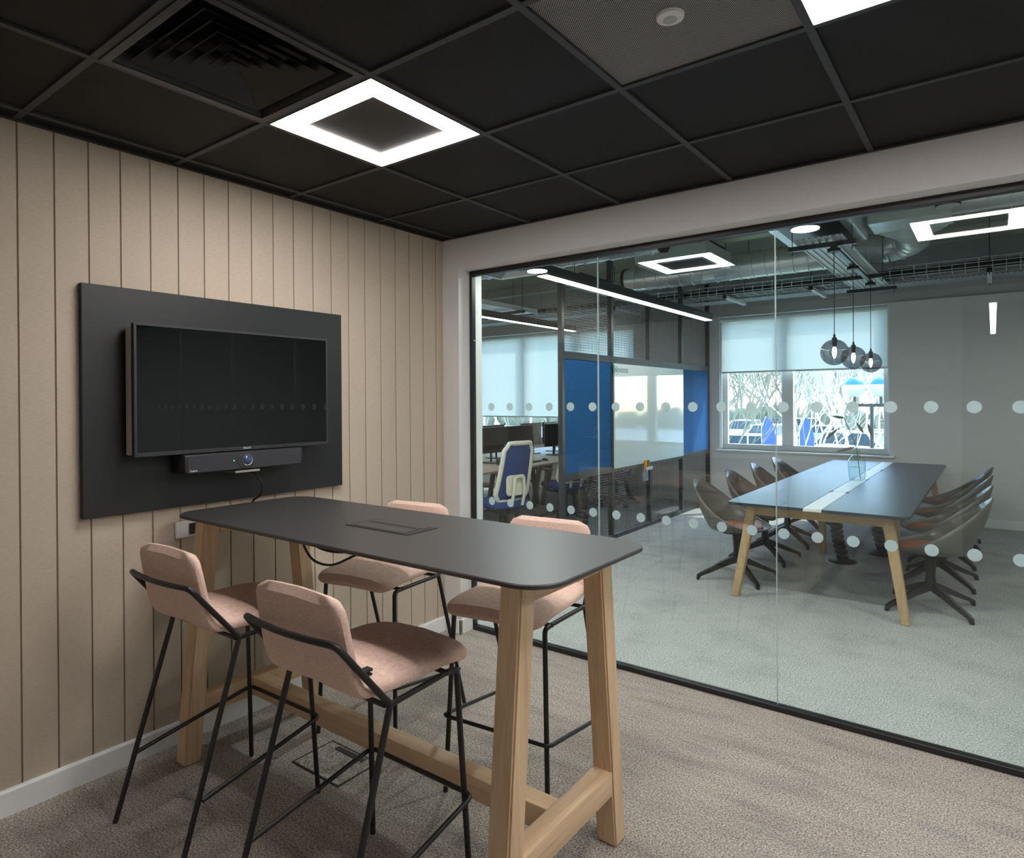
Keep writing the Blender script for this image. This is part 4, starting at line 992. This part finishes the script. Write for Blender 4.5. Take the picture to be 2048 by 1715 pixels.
def car(label, loc, rz, paint, suv=False):
    t_ = thing('parked_car', label, 'car', loc, rz, 'parked cars outside the window')
    hb = .62 if not suv else .72
    side = [(-2.1, .28), (-2.12, .55), (-2.0, hb+.18), (-1.2, hb+.26), (1.1, hb+.28), (1.95, hb+.12), (2.15, .60), (2.15, .30)]
    bm = bmesh.new(); loops(bm, [[(x, y, z) for x, z in side] for y in (-.85, .85)]); bmesh.ops.bevel(bm, geom=bm.edges[:], offset=.07, segments=2, affect='EDGES'); obj('body', bm, paint, t_, True, False)
    top = hb+(.78 if suv else .66); b0 = 1.75 if suv else 1.3
    bm = bmesh.new(); loops(bm, [[(x*k, y*k, z) for x, y in ((-1.3, -.78), (b0, -.78), (b0, .78), (-1.3, .78))] for k, z in ((1, hb+.2),)]+[[(-.55, -.6, top), (b0-.5, -.6, top), (b0-.5, .6, top), (-.55, .6, top)]])
    bmesh.ops.bevel(bm, geom=bm.edges[:], offset=.05, segments=2, affect='EDGES'); cb = obj('cabin', bm, 'car_glass', t_, True, False)
    bm = bmesh.new(); bx(bm, -.6, b0-.46, -.62, .62, top-.05, top+.02, .03)
    for x0, x1 in ((-1.28, -.56), (b0-.02, b0-.5)):
        for s in (-1, 1): tube(bm, [(x0, s*.76, hb+.22), (x1, s*.61, top-.02)], .04, 6)
    for s in (-1, 1): tube(bm, [(.25, s*.78, hb+.22), (.22, s*.61, top-.02)], .04, 6)
    obj('roof', bm, paint, cb, True, False)
    for x in (-1.35, 1.35):
        for s in (-1, 1):
            bm = bmesh.new(); cyl(bm, (x, s*.86-.1, .32), .32, .2, 'y', 18); wl_ = obj('wheel', bm, 'tyre', t_, True, False)
            bm = bmesh.new(); cyl(bm, (x, s*.965-.01, .32), .2, .02, 'y', 14); obj('hub_cap', bm, 'car_silver', wl_, True, False)
for px_, y, rz, c, s, lb in ((1492, 27, .1, 'car_white', False, 'white saloon car parked nearest the railings, side on'), (1490, 40, PI/2, 'car_white', True, 'white four-wheel drive seen from behind, beyond the white saloon'), (1538, 33, 1.5, 'car_white', True, 'white car partly hidden by the blue banner'),
    (1597, 46, .2, 'car_white', True, 'white estate car seen past the window mullion'), (1655, 39, .0, 'car_silver', False, 'silver car behind the birch stems'), (1727, 27, 2.7, 'car_white', True, 'white car behind the lamp post'), (1760, 34, 1.2, 'car_blue', False, 'blue car at the wall edge of the window'), (1560, 52, 1.5, 'car_blue', False, 'blue car furthest back by the hedge')):
    p = gpt(px_, y); car(lb, (p[0], y, GZ), rz, c, s)
for px_, y, lb in ((1540, 20, 'blue feather banner beside the white cars'), (1616, 21, 'blue feather banner behind the birch stems')):
    p = gpt(px_, y); t_ = thing('feather_banner', lb, 'banner', p, 0, 'blue feather banners')
    bm = bmesh.new(); tube(bm, [(-.25, 0, 0), (-.25, 0, 1.9), (-.1, 0, 2.25)], .015, 6); obj('pole', bm, 'white_plastic', t_, True, False)
    bm = bmesh.new(); pr = [(-.25, .35), (.2, .35), (.22, 1.5), (.1, 2.05), (-.1, 2.25), (-.25, 1.8)]; loops(bm, [[(x, y_, z) for x, z in pr] for y_ in (-.006, .006)]); obj('sail', bm, 'flag_blue', t_, False, False)
lp = gpt(1745, 11.5); t_ = thing('globe_lamp_post', 'street lamp with two blue-capped white globes outside the window', 'street lamp', (lp[0], 11.5, GZ+.05))
bm = bmesh.new(); cyl(bm, (0, 0, 0), .035, 2.72, 'z', 10); bx(bm, -.42, .28, -.025, .025, 2.66, 2.72); obj('post', bm, 'steel_grey', t_, True, False)
for x in (-.30, .16):
    bm = bmesh.new(); lathe(bm, [(0, 2.70), (.03, 2.70), (.03, 2.86), (.06, 2.87)], 14, (x, 0, 0)); obj('bracket', bm, 'steel_grey', t_, True, False)
    pr = [(.2*math.sin(a), -.2*math.cos(a)) for a in [PI*(.08+.50*j/10) for j in range(11)]]; bm = bmesh.new(); lathe(bm, pr, 24, (x, 0, 3.05)); g_ = obj('globe', bm, 'lamp_globe', t_, True, False)
    pr = [(.2*math.sin(a), -.2*math.cos(a)) for a in [PI*(.58+.42*j/8) for j in range(9)]]; bm = bmesh.new(); lathe(bm, pr, 24, (x, 0, 3.05)); obj('blue_cap', bm, 'globe_blue', g_, True, False)
for k in range(7):
    x0 = gpt(1440, 14.5)[0]+k*2.1; t_ = thing('railing', 'low steel pedestrian railing at the car park edge', 'railing', (x0, 14.5, GZ+.0), 0, 'railing panels')
    bm = bmesh.new(); tube(bm, fillet([(0, 0, 0), (0, 0, .75), (2.0, 0, .75), (2.0, 0, 0)], .08), .02, 6); obj('rail_frame', bm, 'galvanised', t_, True, False)
    bm = bmesh.new()
    for j in range(1, 14): cyl(bm, (2.0*j/14, 0, .1), .007, .64, 'z', 5)
    bx(bm, 0, 2, -.012, .012, .09, .11); obj('bars', bm, 'galvanised', t_, True, False)
